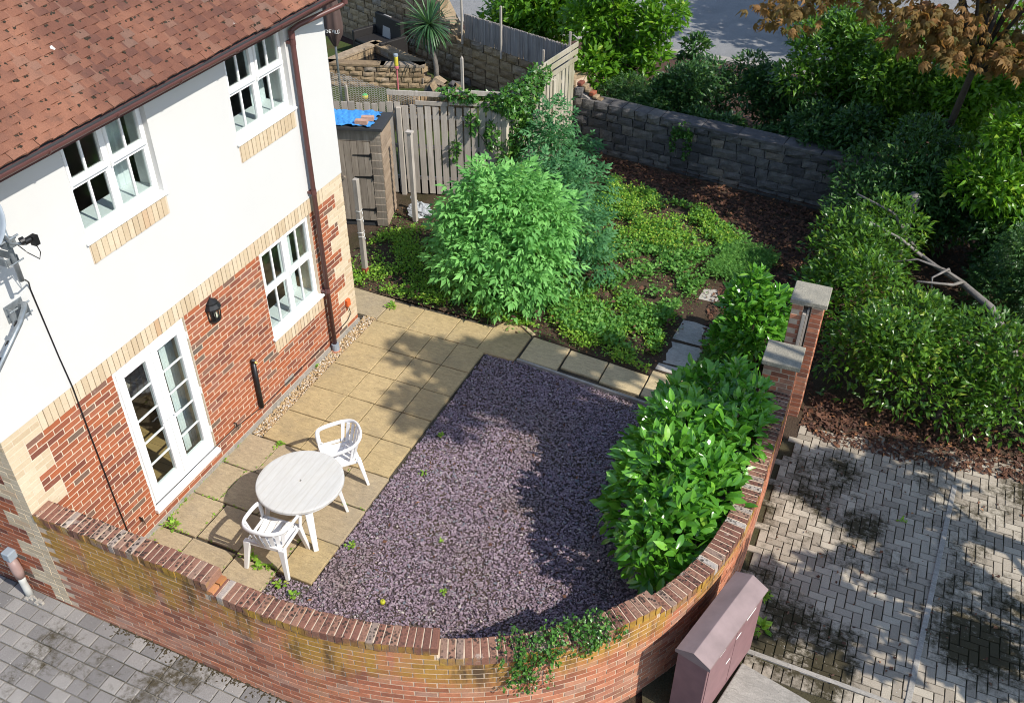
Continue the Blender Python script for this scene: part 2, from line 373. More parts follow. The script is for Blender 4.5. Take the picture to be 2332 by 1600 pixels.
M_PLUM = plain('maroon cabinet paint', (.235, .13, .135), .55, .16, 7, .1)
M_CABTOP = plain('faded cabinet roof', (.26, .19, .185), .6, .22, 5, .1)
M_PLASTIC = plain('white garden plastic', (.72, .72, .72), .42, .05, 5)
def tabletop_mat():
    g = G('weathered white table top'); w = g.n('TexWave', {'wave_type': 'BANDS', 'bands_direction': 'X'}, Vector=g.n('TexCoord').outputs['Object'], Scale=3.1, Distortion=.4).outputs[0]
    n = g.noise(1, 6, .7, g.stretch(30, 5, 10)); d = g.noise(2.5, 5, .7)
    c = g.mix(g.ramp(n, [(.4, 0.), (.75, .45)]), (.52, .51, .485), (.37, .35, .31)); c = g.mix(g.ramp(d, [(.5, 0.), (.75, .35)]), c, (.55, .52, .45))
    c = g.mix(g.m('MULTIPLY', g.ramp(w, [(.0, .35), (.09, 0.)]), 1.), c, (.4, .37, .32))
    return g.done(c, .55, w, .12, .003)
M_TABLETOP = tabletop_mat()
M_TARP = plain('blue tarpaulin', (.05, .25, .6), .4, .2, 9)
M_FELT = plain('roofing felt', (.035, .037, .04), .9, .2, 20)
M_BROWNCLOTH = plain('brown parasol cloth', (.085, .055, .048), .9, .12, 6)
M_WHITEPRINT = plain('white print', (.75, .75, .73), .8, .03)
M_RATTAN = plain('dark rattan', (.022, .02, .02), .6, .2, 30)
M_GREYCUSH = plain('grey panel', (.36, .34, .32), .8, .1)
M_WATER = plain('dark pond water', (.012, .014, .016), .06, .2, 4, spec=.6)
M_PINK = plain('faded red plastic', (.5, .14, .16), .5)
M_YELLOW = plain('yellow plastic', (.6, .5, .06), .4)
M_ORANGE = plain('orange socket box', (.62, .12, .03), .5)
M_BAG = plain('grey rubble sack', (.42, .44, .46), .45, .4, 16)
M_APPLE = plain('windfall apple', (.42, .42, .03), .4)
M_WIRE = plain('galvanised wire', (.4, .38, .35), .5, .1, metal=.3)
F_ELDER = foliage('elder leaf', (.06, .2, .045), (.2, .44, .12), None, .55, .3, .22)
F_ELDERSHADE = foliage('shaded elder leaf', (.03, .11, .04), (.09, .23, .085), None, .5, .3, .25)  # elder leaf with the thicket's shade put into its colours
F_LAUREL = foliage('cherry laurel leaf', (.035, .13, .014), (.12, .31, .03), (.24, .45, .05), .22, .25, .55)
F_HEDGE = foliage('hedge leaf', (.022, .07, .01), (.1, .21, .02), (.26, .34, .04), .3, .28, .4)
F_DARK = foliage('evergreen leaf', (.014, .045, .014), (.055, .13, .03), (.16, .26, .05), .36, .22, .32)
F_BRIGHT = foliage('bright laurel leaf', (.03, .1, .008), (.13, .28, .02), (.32, .4, .05), .32, .35, .35)
F_BROWN = foliage('browning chestnut leaf', (.07, .075, .02), (.24, .13, .05), (.34, .13, .1), .6, .35, .2)
F_WEED = foliage('weed leaf', (.08, .2, .02), (.25, .42, .05), (.42, .44, .08), .5, .35, .3)
F_WEEDD = foliage('ground elder leaf', (.045, .15, .025), (.15, .31, .06), None, .5, .3, .3)
F_IVY = foliage('ivy leaf', (.025, .085, .015), (.08, .2, .03), (.2, .33, .06), .35, .25, .45)
F_PALM = foliage('cordyline leaf', (.025, .07, .03), (.075, .16, .06), (.3, .34, .17), .4, .2, .4)
F_LITTER = foliage('dead leaf', (.055, .03, .024), (.15, .072, .042), (.4, .18, .07), .75, .1, .2)
# ================================================================== ground
def sheet(name, poly, z, mat, zf=None):
    V = [(x, y, zf(x, y) if zf else z) for x, y in poly]
    o = obj(name, mesh_poly(name, V, [tuple(range(len(V)))], mat)); return struct(o)
sheet('ground', [(-300, -300), (300, -300), (300, 400), (-300, 400)], -.09, M_SOIL)
def court_z(x): return .108-.021*min(max(x, -6), 6.2)

# ================================================================== house
HL = 6.155
house = thing('house', 'two storey house with white render over red brick and a brown tiled roof', 'house')
SOLB, SOLT = 2.375, 2.6
W_UP = [(1.65, 2.80), (4.12, 5.28)]; W_LO = (4.12, 5.29); DOOR = (1.44, 2.63)
def holed(name, x0, x1, y0, y1, z0, z1, holes, mat):
    b = MB(); ys = sorted({y0, y1, *[h[0] for h in holes], *[h[1] for h in holes]}); zs = sorted({z0, z1, *[h[2] for h in holes], *[h[3] for h in holes]})
    def inside(y, z): return any(h[0] < y < h[1] and h[2] < z < h[3] for h in holes)
    for ya, yb in zip(ys, ys[1:]):
        run = None
        for za, zb in zip(zs, zs[1:]):
            if inside((ya+yb)/2, (za+zb)/2):
                if run: b.box((x0, ya, run[0]), (x1, yb, run[1])); run = None
            else: run = (run[0], zb) if run else (za, zb)
        if run: b.box((x0, ya, run[0]), (x1, yb, run[1]))
    return b.build(name, mat, house)
wall = holed('brick_wall', -.30, -.0028, .0028, HL-.0028, -.05, SOLT-.002, [(*DOOR, .2, SOLB), (*W_LO, 1.0, SOLB)], M_MORTAR)
holed('rendered_wall', -.30, .012, -.004, HL+.004, SOLT, 5.12, [(a, b, 3.92, 5.04) for a, b in W_UP], M_RENDER)
box('end_wall', (-5., .0028, -.05), (-.301, .3, SOLT-.002), M_MORTAR, house)
box('end_wall', (-5., -.004, SOLT), (-.301, .296, 5.12), M_RENDER, house)
box('far_wall', (-5., HL-.3, -.05), (-.301, HL-.001, 5.12), M_RENDER, house)
box('back_wall', (-5.3, 0, -.05), (-5.001, HL, 5.12), M_RENDER, house)
MB().prism([(-5.2, .0), (.0, .0), (-2.3, 1.95)], 0, .25).build('gable', M_RENDER, house, loc=(0, .25, 5.12), rot=(R(90), 0, 0))
MB().prism([(-5.2, .0), (.0, .0), (-2.3, 1.95)], 0, .25).build('gable', M_RENDER, house, loc=(0, HL-.001, 5.12), rot=(R(90), 0, 0))
box('plinth', (-.29, .3, -.06), (.022, HL+.01, .045), M_CONC, house)

TB = [(BOXV+rng.uniform(-.009, .009, (8, 3)), BOXF) for _ in range(5)]
def runs(lo, hi, blocked):
    segs = [(lo, hi)]
    for a, b in blocked:
        ns = []
        for s, e in segs:
            if b <= s or a >= e: ns.append((s, e)); continue
            if a > s: ns.append((s, a))
            if b < e: ns.append((b, e))
        segs = ns
    return segs
redM, paleM = [], []
for i in range(31):
    zt = SOLB-.075*i; z = zt-.0375; ph = (i//3) % 2
    q = .225 if ph == 0 else .45
    bl = []
    if z > .2: bl.append(DOOR)
    if z > .79: bl.append(W_LO)
    off = .1125*(i % 2)
    def course(s, e, out, depth=.1025):
        k = math.floor((s-off)/.225)
        while True:
            a, b = max(s, off+k*.225), min(e, off+(k+1)*.225)
            if off+k*.225 >= e-.01: break
            if b-a > .035:
                pr = rng.uniform(-.0006, .0016)
                a2, b2 = a+(.0065 if a > .001 else 0), b-(.0065 if b < HL-.001 else 0)
                out.append(mat4((-depth/2+pr, (a2+b2)/2, z), R(90), (b2-a2, depth, .0615)))
            k += 1
    if z > .12:
        for s, e in runs(q+.0, HL-q, bl): course(s, e, redM)
        course(0, q, paleM); course(HL-q, HL, paleM)
    else:
        for s, e in runs(0, HL, bl): course(s, e, redM)
    # end wall, seen obliquely: courses along x
    q2 = .45 if ph == 0 else .225
    for (a0, a1, out) in ((-2.4, -q2, redM if z > .0 else redM), (-q2, -.104, paleM if z > .1 else redM)):
        k = math.floor((a0-off)/.225)
        while off+k*.225 < a1-.01:
            a, b = max(a0, off+k*.225), min(a1, off+(k+1)*.225)
            if b-a > .035: out.append(mat4(((a+b)/2, .051+rng.uniform(-.002, .001), z), 0, (b-a-.013, .1025, .0615)))
            k += 1
for i in range(3):     # buff corner courses beside the soldier band
    z = SOLT-.0375-.075*i; off = .1125*(i % 2)
    for s, e in ((0, .45), (HL-.45, HL)):
        k = math.floor((s-off)/.225)
        while off+k*.225 < e-.01:
            a, b = max(s, off+k*.225), min(e, off+(k+1)*.225)
            a2, b2 = a+(.0065 if a > .001 else 0), b-(.0065 if b < HL-.001 else 0)
            if b-a > .035: paleM.append(mat4((-.0505, (a2+b2)/2, z), R(90), (b2-a2, .1025, .0615)))
            k += 1
    for k in range(11):
        paleM.append(mat4((-.225*k-.225+off-.01, .05, z), 0, (.212, .1025, .0615)))
pieces('brick', 'red_bricks', TB, redM, M_RED, wall, 300)
pieces('buff_brick', 'buff_bricks', TB, paleM, M_PALE, wall, 300)
sold = []
y = .45+.0375
while y < HL-.45: sold.append(mat4((-.047+rng.uniform(-.002, .003), y, (SOLB+SOLT)/2), R(90), (.066, .1125, .219))); y += .0752
for (a, b), zt in ((W_UP[0], 3.90), (W_UP[1], 3.90), (W_LO, 1.0)):
    x = -.03 if zt > 2 else -.045
    yy = a+.0375
    while yy < b: sold.append(mat4((x+rng.uniform(-.002, .003), yy, zt-.1125), R(90), (.066, .1125, .222))); yy += .0752
pieces('soldier_brick', 'soldier_bricks', TB, sold, M_PALE, wall, 300)
for (a, b) in W_UP: box('mortar_bed', (-.05, a-.006, 3.67), (.0165, b+.006, 3.9), M_MORTAR, house)

def window(y0, y1, z0, z1, x=-.055):
    """four lights over four: frame with mullion, opening sashes, glazing bars, panes, sill"""
    h = z1-z0; zt = z0+h*.53; ym = (y0+y1)/2
    b = MB(); b.box((x-.06, y0, z0), (x, y0+.045, z1)); b.box((x-.06, y1-.045, z0), (x, y1, z1)); b.box((x-.06, y0+.045, z0), (x, y1-.045, z0+.028)); b.box((x-.06, y0+.045, z1-.045), (x, y1-.045, z1)); b.box((x-.06, ym-.028, z0+.028), (x, ym+.028, z1-.045))
    win = b.build('window', M_WHITE, house); bevel(win, .005)
    for s, (a, c) in enumerate(((y0+.045, ym-.028), (ym+.028, y1-.045))):
        f = MB(); f.frame(0, a, c, zt, z1-.045, .036, x-.03, x+.022)           # top-hung vent
        f.box((x+.0, a-.012, zt-.022), (x+.032, c+.012, zt+.012)); f.box((x-.03, a, zt-.05), (x+.002, c, zt-.0225))
        f.prism([(a-.012, zt-.022), (a+.02, zt-.022), (a+.006, zt-.06), (a-.012, zt-.06)], 0, .026, Matrix(((0, 0, 1, x), (1, 0, 0, 0), (0, 1, 0, 0), (0, 0, 0, 1))))
        bevel(f.build('opening_light', M_WHITE, win), .004)
        w = MB(); w.frame(0, a, c, z0+.028, zt-.05, .022, x-.045, x-.006); w.build('fixed_light', M_WHITE, win)
        m = (a+c)/2
        for (za, zb, xx, e) in ((zt+.036, z1-.081, x-.012, .036), (z0+.05, zt-.072, x-.03, .022)):
            bevel(box('glazing_bar', (xx-.012, m-.013, za), (xx+.016, m+.013, zb), M_WHITE, win), .004)
            box('pane', (xx-.003, a+e, za), (xx+.001, m-.013, zb), M_GLASS, win)
            box('pane', (xx-.003, m+.013, za), (xx+.001, c-e, zb), M_GLASS, win)
    s = MB(); s.add([(x-.02, y0-.035, z0-.005), (.045, y0-.035, z0-.024), (.045, y0-.035, z0-.054), (x-.02, y0-.035, z0-.054),
                     (x-.02, y1+.035, z0-.005), (.045, y1+.035, z0-.024), (.045, y1+.035, z0-.054), (x-.02, y1+.035, z0-.054)],
                    [(0, 1, 2, 3), (7, 6, 5, 4), (0, 4, 5, 1), (1, 5, 6, 2), (2, 6, 7, 3), (3, 7, 4, 0)])
    bevel(s.build('sill', M_WHITE, win), .006)
    box('window_board', (-.42, y0+.001, z0-.03), (x-.061, y1-.001, z0+.028), M_SILLIN, win)
    # curtain drawn to the far side
    V = []; F = []; n = 30
    for i in range(n+1):
        yy = y1-.30+.27*i/n; xx = -.40+.028*math.sin(i*1.9)+.008*math.sin(i*.7)
        V += [(xx, yy, z0+.03), (xx, yy, z1+.1)]
        if i: F.append((2*i-2, 2*i, 2*i+1, 2*i-1))
    obj('curtain', mesh_poly('curtain', V, F, M_CURTAIN, True), win)
    return win
for a, b in W_UP: window(a, b, 3.955, 5.04)
window(W_LO[0], W_LO[1], 1.055, SOLB-.004, -.05)

def french_doors():
    y0, y1, z0, z1, x = DOOR[0]+.003, DOOR[1]-.003, .215, SOLB-.004, -.03
    b = MB(); b.frame(0, y0, y1, z0, z1, .05, x-.07, x); d = b.build('french_doors', M_WHITE, house); bevel(d, .005)
    bevel(box('threshold', (x-.06, y0-.02, z0-.005), (.055, y1+.02, z0+.055), M_WHITE, d), .008)
    ym = (y0+y1)/2
    for a, c in ((y0+.052, ym-.003), (ym+.003, y1-.052)):
        f = MB(); st = .098; za, zb = z0+.056, z1-.052; g0, g1 = .5, z1-.165
        f.box((x-.05, a, za), (x+.018, a+st, zb)); f.box((x-.05, c-st, za), (x+.018, c, zb))
        f.box((x-.05, a+st, za), (x+.018, c-st, g0)); f.box((x-.05, a+st, g1), (x+.018, c-st, zb))
        bevel(f.build('door_leaf', M_WHITE, d), .006)
        n = 5; hh = (g1-g0)/n
        for i in range(n):
            box('pane', (x-.018, a+st, g0+hh*i+.009*(i > 0)), (x-.013, c-st, g0+hh*(i+1)-.009*(i < n-1)), M_GLASS, d)
            if i: bevel(box('glazing_bar', (x-.026, a+st, g0+hh*i-.009), (x-.003, c-st, g0+hh*i+.009), M_WHITE, d), .003)
        hy = c-.05 if a < ym-.2 else a+.05; s = -1 if a < ym-.2 else 1
        h = MB(); h.box((x+.018, hy-.014, 1.12), (x+.027, hy+.014, 1.36)); h.tube([(x+.027, hy, 1.29), (x+.06, hy, 1.29), (x+.065, hy+s*.03, 1.29), (x+.062, hy+s*.11, 1.285)], .009, 8)
        bevel(h.build('handle', M_WHITE, d), .002)
        hg = y0 if a < ym-.2 else y1
        for zz in (.55, 1.2, 2.05): box('hinge', (x, hg-.012 if hg == y1 else hg+.002, zz), (x+.03, hg-.002 if hg == y1 else hg+.014, zz+.1), M_WHITE, d)
    V = []; F = []
    for i in range(31):
        yy = y1-.02-.24*i/30+.05; xx = -.34+.03*math.sin(i*1.7)
        V += [(xx, yy, .2), (xx, yy, 2.4)]
        if i: F.append((2*i-2, 2*i, 2*i+1, 2*i-1))
    obj('curtain', mesh_poly('curtain', V, F, M_CURTAIN, True), d)
french_doors()
# rooms behind the glass
box('ground_floor', (-4.9, .3, .02), (-.302, HL-.3, .205), M_FLOOR, house)
box('upper_floor', (-4.9, .3, 2.5), (-.302, HL-.3, 2.78), M_CARPET, house)
box('ceiling', (-4.9, .3, 5.1), (-.302, HL-.3, 5.2), M_ROOM, house)
box('room_wall', (-3.6, .3, .21), (-3.5, HL-.3, 2.49), M_ROOM, house); box('room_wall', (-3.4, .3, 2.79), (-3.3, HL-.3, 5.09), M_ROOM, house)
box('partition', (-3.5, 3.3, .21), (-.31, 3.4, 2.49), M_ROOM, house); box('partition', (-3.3, 3.4, 2.79), (-.31, 3.5, 5.09), M_ROOM, house)
dt = MB(); dt.box((-2.1, 1.9, .93), (-1.2, 3.0, .97)); [dt.box((x, y, .21), (x+.06, y+.06, .93)) for x in (-2.05, -1.31) for y in (1.95, 2.9)]
dt.build('dining_table', M_SHED, house)

# roof
roofpit = R(40); RX, RZ = .40, 5.235
roof = MB().add([(RX-.02, -.15, RZ-.045), (RX-.02, HL+.1, RZ-.045), (-2.3, HL+.1, RZ-.045+2.68*math.tan(roofpit)), (-2.3, -.15, RZ-.045+2.68*math.tan(roofpit)), (-5.6, -.15, 4.72), (-5.6, HL+.1, 4.72)],
               [(0, 1, 2, 3), (3, 2, 5, 4)]).build('roof', M_FELT, house)
tiles = []; gauge = .088
for r in range(40):
    for c in range(43):
        yy = -.12+.15*(c+.5*(r % 2))+rng.normal(0, .002)
        if yy > HL+.09: continue
        up_ = gauge*r+.13+rng.normal(0, .004)-.012*(rng.random() < .05)
        cx = RX-math.cos(roofpit)*up_; cz = RZ+math.sin(roofpit)*up_
        n = (math.sin(roofpit), math.cos(roofpit)); lift = .004+rng.uniform(0, .004)
        tiles.append(mat4((cx+n[0]*lift, yy, cz+n[1]*lift), rng.normal(0, .012), (.24, .1455, .02), rng.normal(0, .012), roofpit-R(5.2)+rng.normal(0, .01)))
TT = []
for _ in range(5):     # slightly cambered tile, ragged lower edge at +x
    ys = np.linspace(-.5, .5, 4); V = []
    for xx in (-.5, .5):
        for zz in (-.5, .5):
            for yv in ys: V.append((xx+(rng.normal(0, .008) if xx > 0 else 0), yv+rng.uniform(-.01, .01), zz+.5*(1-4*yv*yv)))
    V = np.array(V); F = []
    id_ = lambda a, b, c: a*8+b*4+c
    for c in range(3):
        F += [(id_(0,1,c), id_(1,1,c), id_(1,1,c+1)), (id_(0,1,c), id_(1,1,c+1), id_(0,1,c+1)), (id_(1,0,c), id_(1,0,c+1), id_(1,1,c+1)), (id_(1,0,c), id_(1,1,c+1), id_(1,1,c))]
    F += [(id_(0,0,0), id_(1,0,0), id_(1,1,0)), (id_(0,0,0), id_(1,1,0), id_(0,1,0)), (id_(0,0,3), id_(1,1,3), id_(1,0,3)), (id_(0,0,3), id_(0,1,3), id_(1,1,3))]
    TT.append((V, np.array(F)))
pieces('tile', 'roof_tiles', TT, tiles, M_TILE, roof, 300)
# moss lodged along the tile tails
V0, F0 = BOXV*1., BOXF
ms = []
for _ in range(2600):
    r = rng.integers(1, 26); up_ = gauge*r+.002; yy = rng.uniform(0, HL); s = rng.uniform(.006, .019)
    ms.append(mat4((RX-math.cos(roofpit)*up_+.012, yy, RZ+math.sin(roofpit)*up_+.012), rng.uniform(0, 6), (s*rng.uniform(.8, 2), s*rng.uniform(1, 3), s), rng.uniform(-.4, .4), roofpit))
M_MOSSD = plain('dark roof moss', (.035, .026, .016), .95, .3, 40)
M_LICH = plain('white lichen', (.6, .6, .56), .95, .1, 40)
Ms = np.array(ms); X = np.einsum('nij,vj->nvi', Ms[:, :3, :3], V0)+Ms[:, None, :3, 3]
o = obj('roof_moss', mesh_tri('roof_moss', X.reshape(-1, 3), (F0[None]+(np.arange(len(ms))*8)[:, None, None]).reshape(-1, 3), M_MOSSD), roof); o['kind'] = 'stuff'
for up_, yy, s in ((1.0, 3.75, .05), (1.08, 3.66, .03), (.75, 2.05, .035), (.6, 5.2, .025), (.35, 5.5, .03), (.2, 4.1, .02)):
    poly = [(s*rng.uniform(.5, 1)*math.cos(a), s*rng.uniform(.4, .8)*math.sin(a)) for a in np.linspace(0, 6.28, 9)[:-1]]
    p = MB().prism(poly, 0, .007).build('lichen_patch', M_LICH, roof, loc=(RX-math.cos(roofpit)*up_+.018, yy, RZ+math.sin(roofpit)*up_+.02), rot=(0, roofpit-R(3), 0))
# eaves
box('soffit', (.013, -.1, 5.095), (.315, HL+.08, 5.11), M_WHITE, house)
box('fascia', (.316, -.1, 5.1), (.337, HL+.08, 5.2), M_BROWNPVC, house)
def gutter():
    V = []; F = []; n = 10; ring = []
    for rr in (.05, .045):
        for i in range(n+1):
            a = math.pi*(1+i/n); ring.append((.405+rr*math.cos(a), 5.215+rr*math.sin(a)*1.05))
    ring = ring[:n+1]+ring[n+1:][::-1]; m = len(ring)
    for yy in (-.15, HL+.05): V += [(x, yy, z) for x, z in ring]
    F = [(i, (i+1) % m, m+(i+1) % m, m+i) for i in range(m)]+[tuple(range(m-1, -1, -1)), tuple(range(m, 2*m))]
    gt = obj('gutter', mesh_poly('gutter', V, F, M_BROWNPVC), house)
    for yy in (.35, 1.2, 2.05, 2.95, 3.89, 4.7, 5.5):
        b = MB(); b.tube([(.405+.054*math.cos(a), yy, 5.215+.057*math.sin(a)) for a in np.linspace(math.pi, 2*math.pi, 9)], .008, 6, flat=(.6, 1.6)); b.build('bracket', M_BROWNPVC, gt)
    return gt
gutter()
dp = MB(); dp.tube([(.405, HL-.06, 5.15), (.405, HL-.06, 5.06), (.37, HL-.12, 5.03), (.13, HL-.68, 4.94), (.085, HL-.79, 4.9), (.08, HL-.8, 4.8), (.08, HL-.8, .12)], .034, 12)
dpo = dp.build('downpipe', M_BROWNPVC, house, True)
for zz in (4.72, 2.66, 1.05):
    c = MB(); c.tube([(.08, HL-.8, zz), (.08, HL-.8, zz+.07)], .04, 12); c.box((.0, HL-.8-.055, zz+.02), (.06, HL-.8+.055, zz+.05)); c.build('pipe_clip', M_BROWNPVC, dpo)
for p0, p1 in (((.405, HL-.06, 5.16), (.405, HL-.06, 5.05)), ((.08, HL-.8, 4.9), (.08, HL-.8, 4.8))):
    MB().tube([p0, p1], .041, 12).build('pipe_socket', M_BROWNPVC, dpo)
MB().tube([(.085, HL-.8, -.06), (.085, HL-.8, .11)], .058, 14).build('drain_collar', M_GREYPLASTIC, dpo)
MB().tube([(.085, HL-.8, -.05), (.085, HL-.8, .0)], .072, 14).build('drain_rim', plain('clay drain rim', (.55, .24, .15), .7), dpo)
box('airbrick', (-.05, 4.16, .17), (.004, 4.38, .235), M_CONC, house)

# things fixed to the wall
def lantern():
    t = thing('wall_lantern', 'black half lantern wall light with clear glass panes beside the french doors', 'lantern', (.0, 3.1, 2.0))
    def ring(r, z, seg=6): return [(.004+max(r*math.sin(math.pi*(k+.0)/seg), 0), -r*math.cos(math.pi*k/seg), z) for k in range(seg+1)]
    def loft(rs, name, mat):
        V = []; F = []; n = 7
        for r, z in rs: V += ring(r, z)
        for i in range(len(rs)-1):
            for k in range(n-1): F.append((i*n+k, i*n+k+1, (i+1)*n+k+1, (i+1)*n+k))
            F.append((i*n+n-1, i*n, (i+1)*n, (i+1)*n+n-1))
        F += [tuple(range(n-1, -1, -1)), tuple((len(rs)-1)*n+k for k in range(n))]
        return obj(name, mesh_poly(name, V, F, mat), t)
    loft([(.004, .36), (.012, .335), (.03, .325), (.085, .29), (.088, .27), (.118, .225), (.118, .21)][::-1], 'lantern_roof', M_BLACK)
    loft([(.03, -.01), (.06, .0), (.092, .035), (.092, .052)], 'lantern_base', M_BLACK)
    gl = plain('lantern glass', (.3, .27, .16), .15, .3, 30)
    P0, P1 = ring(.088, .052), ring(.1, .21)
    for k in range(6):
        mesh = mesh_poly('pane', [P0[k], P0[k+1], P1[k+1], P1[k]], [(0, 1, 2, 3)], M_GLASS); obj('pane', mesh, t)
    for k in range(0, 7):
        MB().tube([P0[k], P1[k]], .0065, 6).build('lantern_bar', M_BLACK, t)
    MB().lathe([(0, 0), (.02, .01), (.026, .04), (.018, .07), (.012, .09)], 10).build('bulb', plain('bulb', (.7, .68, .55), .2), t, True, loc=(.05, 0, .06))
    box('back_plate', (.0, -.05, .0), (.006, .05, .3), M_BLACK, t)
lantern()
def dish():
    t = thing('satellite_dish', 'grey satellite dish on a wall pole with a receiver arm at the house corner', 'satellite dish', (.0, .60, 4.15))
    MB().tube([(.32, 0, .03), (.32, 0, .62)], .024, 12).build('pole', M_GREYMETAL, t, True)
    b = MB(); b.box((.002, -.09, .16), (.01, .09, .3)); b.box((.01, -.06, .19), (.3, -.052, .27)); b.box((.01, .052, .19), (.3, .06, .27)); b.box((.27, -.07, .2), (.29, .07, .26)); b.tube([(.345, -.075, .23), (.345, .075, .23)], .008, 6)
    bevel(b.build('wall_bracket', M_GREYMETAL, t), .003)
    V = []; F = []; n, m = 9, 28     # shallow bowl facing +x, -y
    for i in range(n+1):
        rr = .33*i/n
        for k in range(m):
            a = 2*math.pi*k/m; V.append((rr*math.cos(a)*.92, rr*math.sin(a), .1*(rr/.33)**2))
    for i in range(n):
        for k in range(m): F.append((i*m+k, i*m+(k+1) % m, (i+1)*m+(k+1) % m, (i+1)*m+k))
    bowl = obj('bowl', mesh_poly('bowl', V, F, M_GREYPLASTIC, True), t); sm = bowl.modifiers.new('solid', 'SOLIDIFY'); sm.thickness = .006
    aim = Vector((.55, -.62, .45)).normalized(); q = aim.to_track_quat('Z', 'Y'); bowl.rotation_mode = 'QUATERNION'; bowl.rotation_quaternion = q
    bowl.location = (.36, -.30, .80)
    a = MB(); a.tube([(.34, -.02, .5), (.43, -.05, .47), (.55, .0, .47)], .014, 8); a.build('receiver_arm', M_GREYMETAL, t, True)
    l = MB(); l.tube([(.54, .0, .485), (.57, .05, .5)], .03, 12); l.tube([(.525, -.03, .50), (.54, .005, .505)], .034, 12); l.box((.56, .035, .44), (.62, .085, .53)); l.build('receiver_head', M_BLACK, t)
    c = MB(); c.tube([(.59, .06, .44), (.6, .07, .36), (.56, .07, .28), (.46, .05, .33), (.36, .02, .44)], .0045, 6); c.build('loop_cable', M_BLACK, t)
    cl = MB(); cl.box((.28, -.05, .38), (.36, .05, .46)); cl.tube([(.3, -.09, .42), (.3, .1, .42)], .01, 6); cl.tube([(.345, -.09, .46), (.345, .1, .46)], .01, 6); cl.build('clamp', M_GREYMETAL, t)
dish()
def aerial():
    t = thing('aerial_bracket', 'bent grey aerial arm clamped to the white render below the dish', 'bracket', (.0, .62, 3.72))
    MB().tube([(.12, .02, .12), (.2, .0, .16), (.27, -.06, .17), (.34, -.2, .12), (.5, -.7, -.06)], .026, 10).build('arm', M_GREYMETAL, t, True)
    b = MB(); b.box((.014, -.09, -.06), (.022, .12, .12)); b.box((.022, -.07, -.04), (.13, -.062, .1)); b.box((.022, .08, -.04), (.13, .088, .1)); b.tube([(.1, -.1, .09), (.1, .13, .09)], .01, 6); b.tube([(.1, -.1, -.02), (.1, .13, -.02)], .01, 6)
    bevel(b.build('wall_bracket', M_GREYMETAL, t), .003)
    for s in (.25, .55, .8):
        p = Vector((.27, -.06, .17)).lerp(Vector((.5, -.7, -.06)), s); d = Vector((.23, -.64, -.23)).normalized()*.02
        MB().tube([p-d, p+d], .0275, 10).build('tape_band', M_BLACK, t)
aerial()
cb = MB(); cb.tube([(.30, .62, 4.18), (.26, .68, 4.12), (.06, .84, 3.95), (.02, .86, 3.85), (.018, .90, 3.0), (.022, .925, 2.6), (.014, .935, 1.9), (.012, .95, .9), (.014, .97, .2)], .0075, 6)
tag(cb.build('cable', M_BLACK, None, True), 'black cable running from the dish down over the render and brick', 'cable')
pp = thing('insulated_pipe', 'short black insulated pipe standing against the brick wall below the lantern', 'pipe', (.04, 3.565, .2))
MB().tube([(0, 0, .04), (.0, .01, .8)], .033, 10).build('foam_sleeve', M_BLACK, pp, True)
MB().tube([(-.03, -.02, .03), (.0, 0, .02), (.0, 0, .06)], .018, 8).build('elbow', M_GREYPLASTIC, pp, True)
b = MB(); b.tube([(-.02, 0, .83), (.0, 0, .86), (.02, .02, .84)], .022, 8); b.build('tap_end', M_BLACK, pp); MB().tube([(.02, .02, .82), (.045, .03, .8)], .016, 8).build('brass_nozzle', plain('brass', (.6, .4, .1), .35, metal=.8), pp)
sb = thing('socket_box', 'orange outdoor socket box on the buff corner bricks', 'socket box', (.0, 5.9, .45))
bevel(box('box', (.0, -.045, .0), (.05, .045, .12), M_ORANGE, sb), .008)
MB().tube([(.03, 0, 0), (.03, .01, -.08), (.03, .04, -.16), (.02, -.05, -.24), (.012, -.3, -.27), (.012, -1., -.27), (.012, -2.2, -.26), (.012, -2.9, -.15), (.012, -3.4, -.14), (.012, -4.45, -.12)], .006, 6).build('lead', M_BLACK, sb)
for yy in (3.02, 1.18):
    w = thing('cable_hook', 'small black cable hook low on the brickwork '+('right of the french doors' if yy > 2 else 'near the garden wall'), 'hook', (.012, yy, .38))
    MB().tube([(-.005, 0, .0), (.03, 0, .0), (.03, 0, -.05)], .01, 6).build('hook', M_BLACK, w); MB().tube([(.03, .005, 0), (.035, .02, -.1), (.02, .03, -.14)], .004, 5).build('wire', M_BLACK, w)
def overflow():
    t = thing('waste_pipe', 'brown bent waste pipe with a grey lower end on the end wall above the setts', 'pipe', (-.62, 0, .12))
    bevel(box('hood', (-.055, -.11, .56), (.055, .001, .68), M_GREYPLASTIC, t), .012)
    MB().tube([(0, -.06, .56), (.03, -.07, .48), (.05, -.075, .4), (.055, -.075, .3)], [.05, .058, .06, .052], 12).build('upper_pipe', plain('faded brown plastic', (.3, .2, .18), .5), t, True)
    MB().tube([(.055, -.075, .3), (.05, -.075, .2), (.06, -.075, .1), (.08, -.08, .0)], [.042, .04, .042, .045], 12).build('lower_pipe', plain('pale grey plastic', (.42, .42, .4), .55), t, True)
    for k in range(5):
        bevel(box('loose_rubble', (.06+.05*k, -.16+.02*(k % 3), -.02), (.12+.05*k, -.1+.02*(k % 2), .02+.012*(k % 3)), M_CONC, t), .008)
overflow()
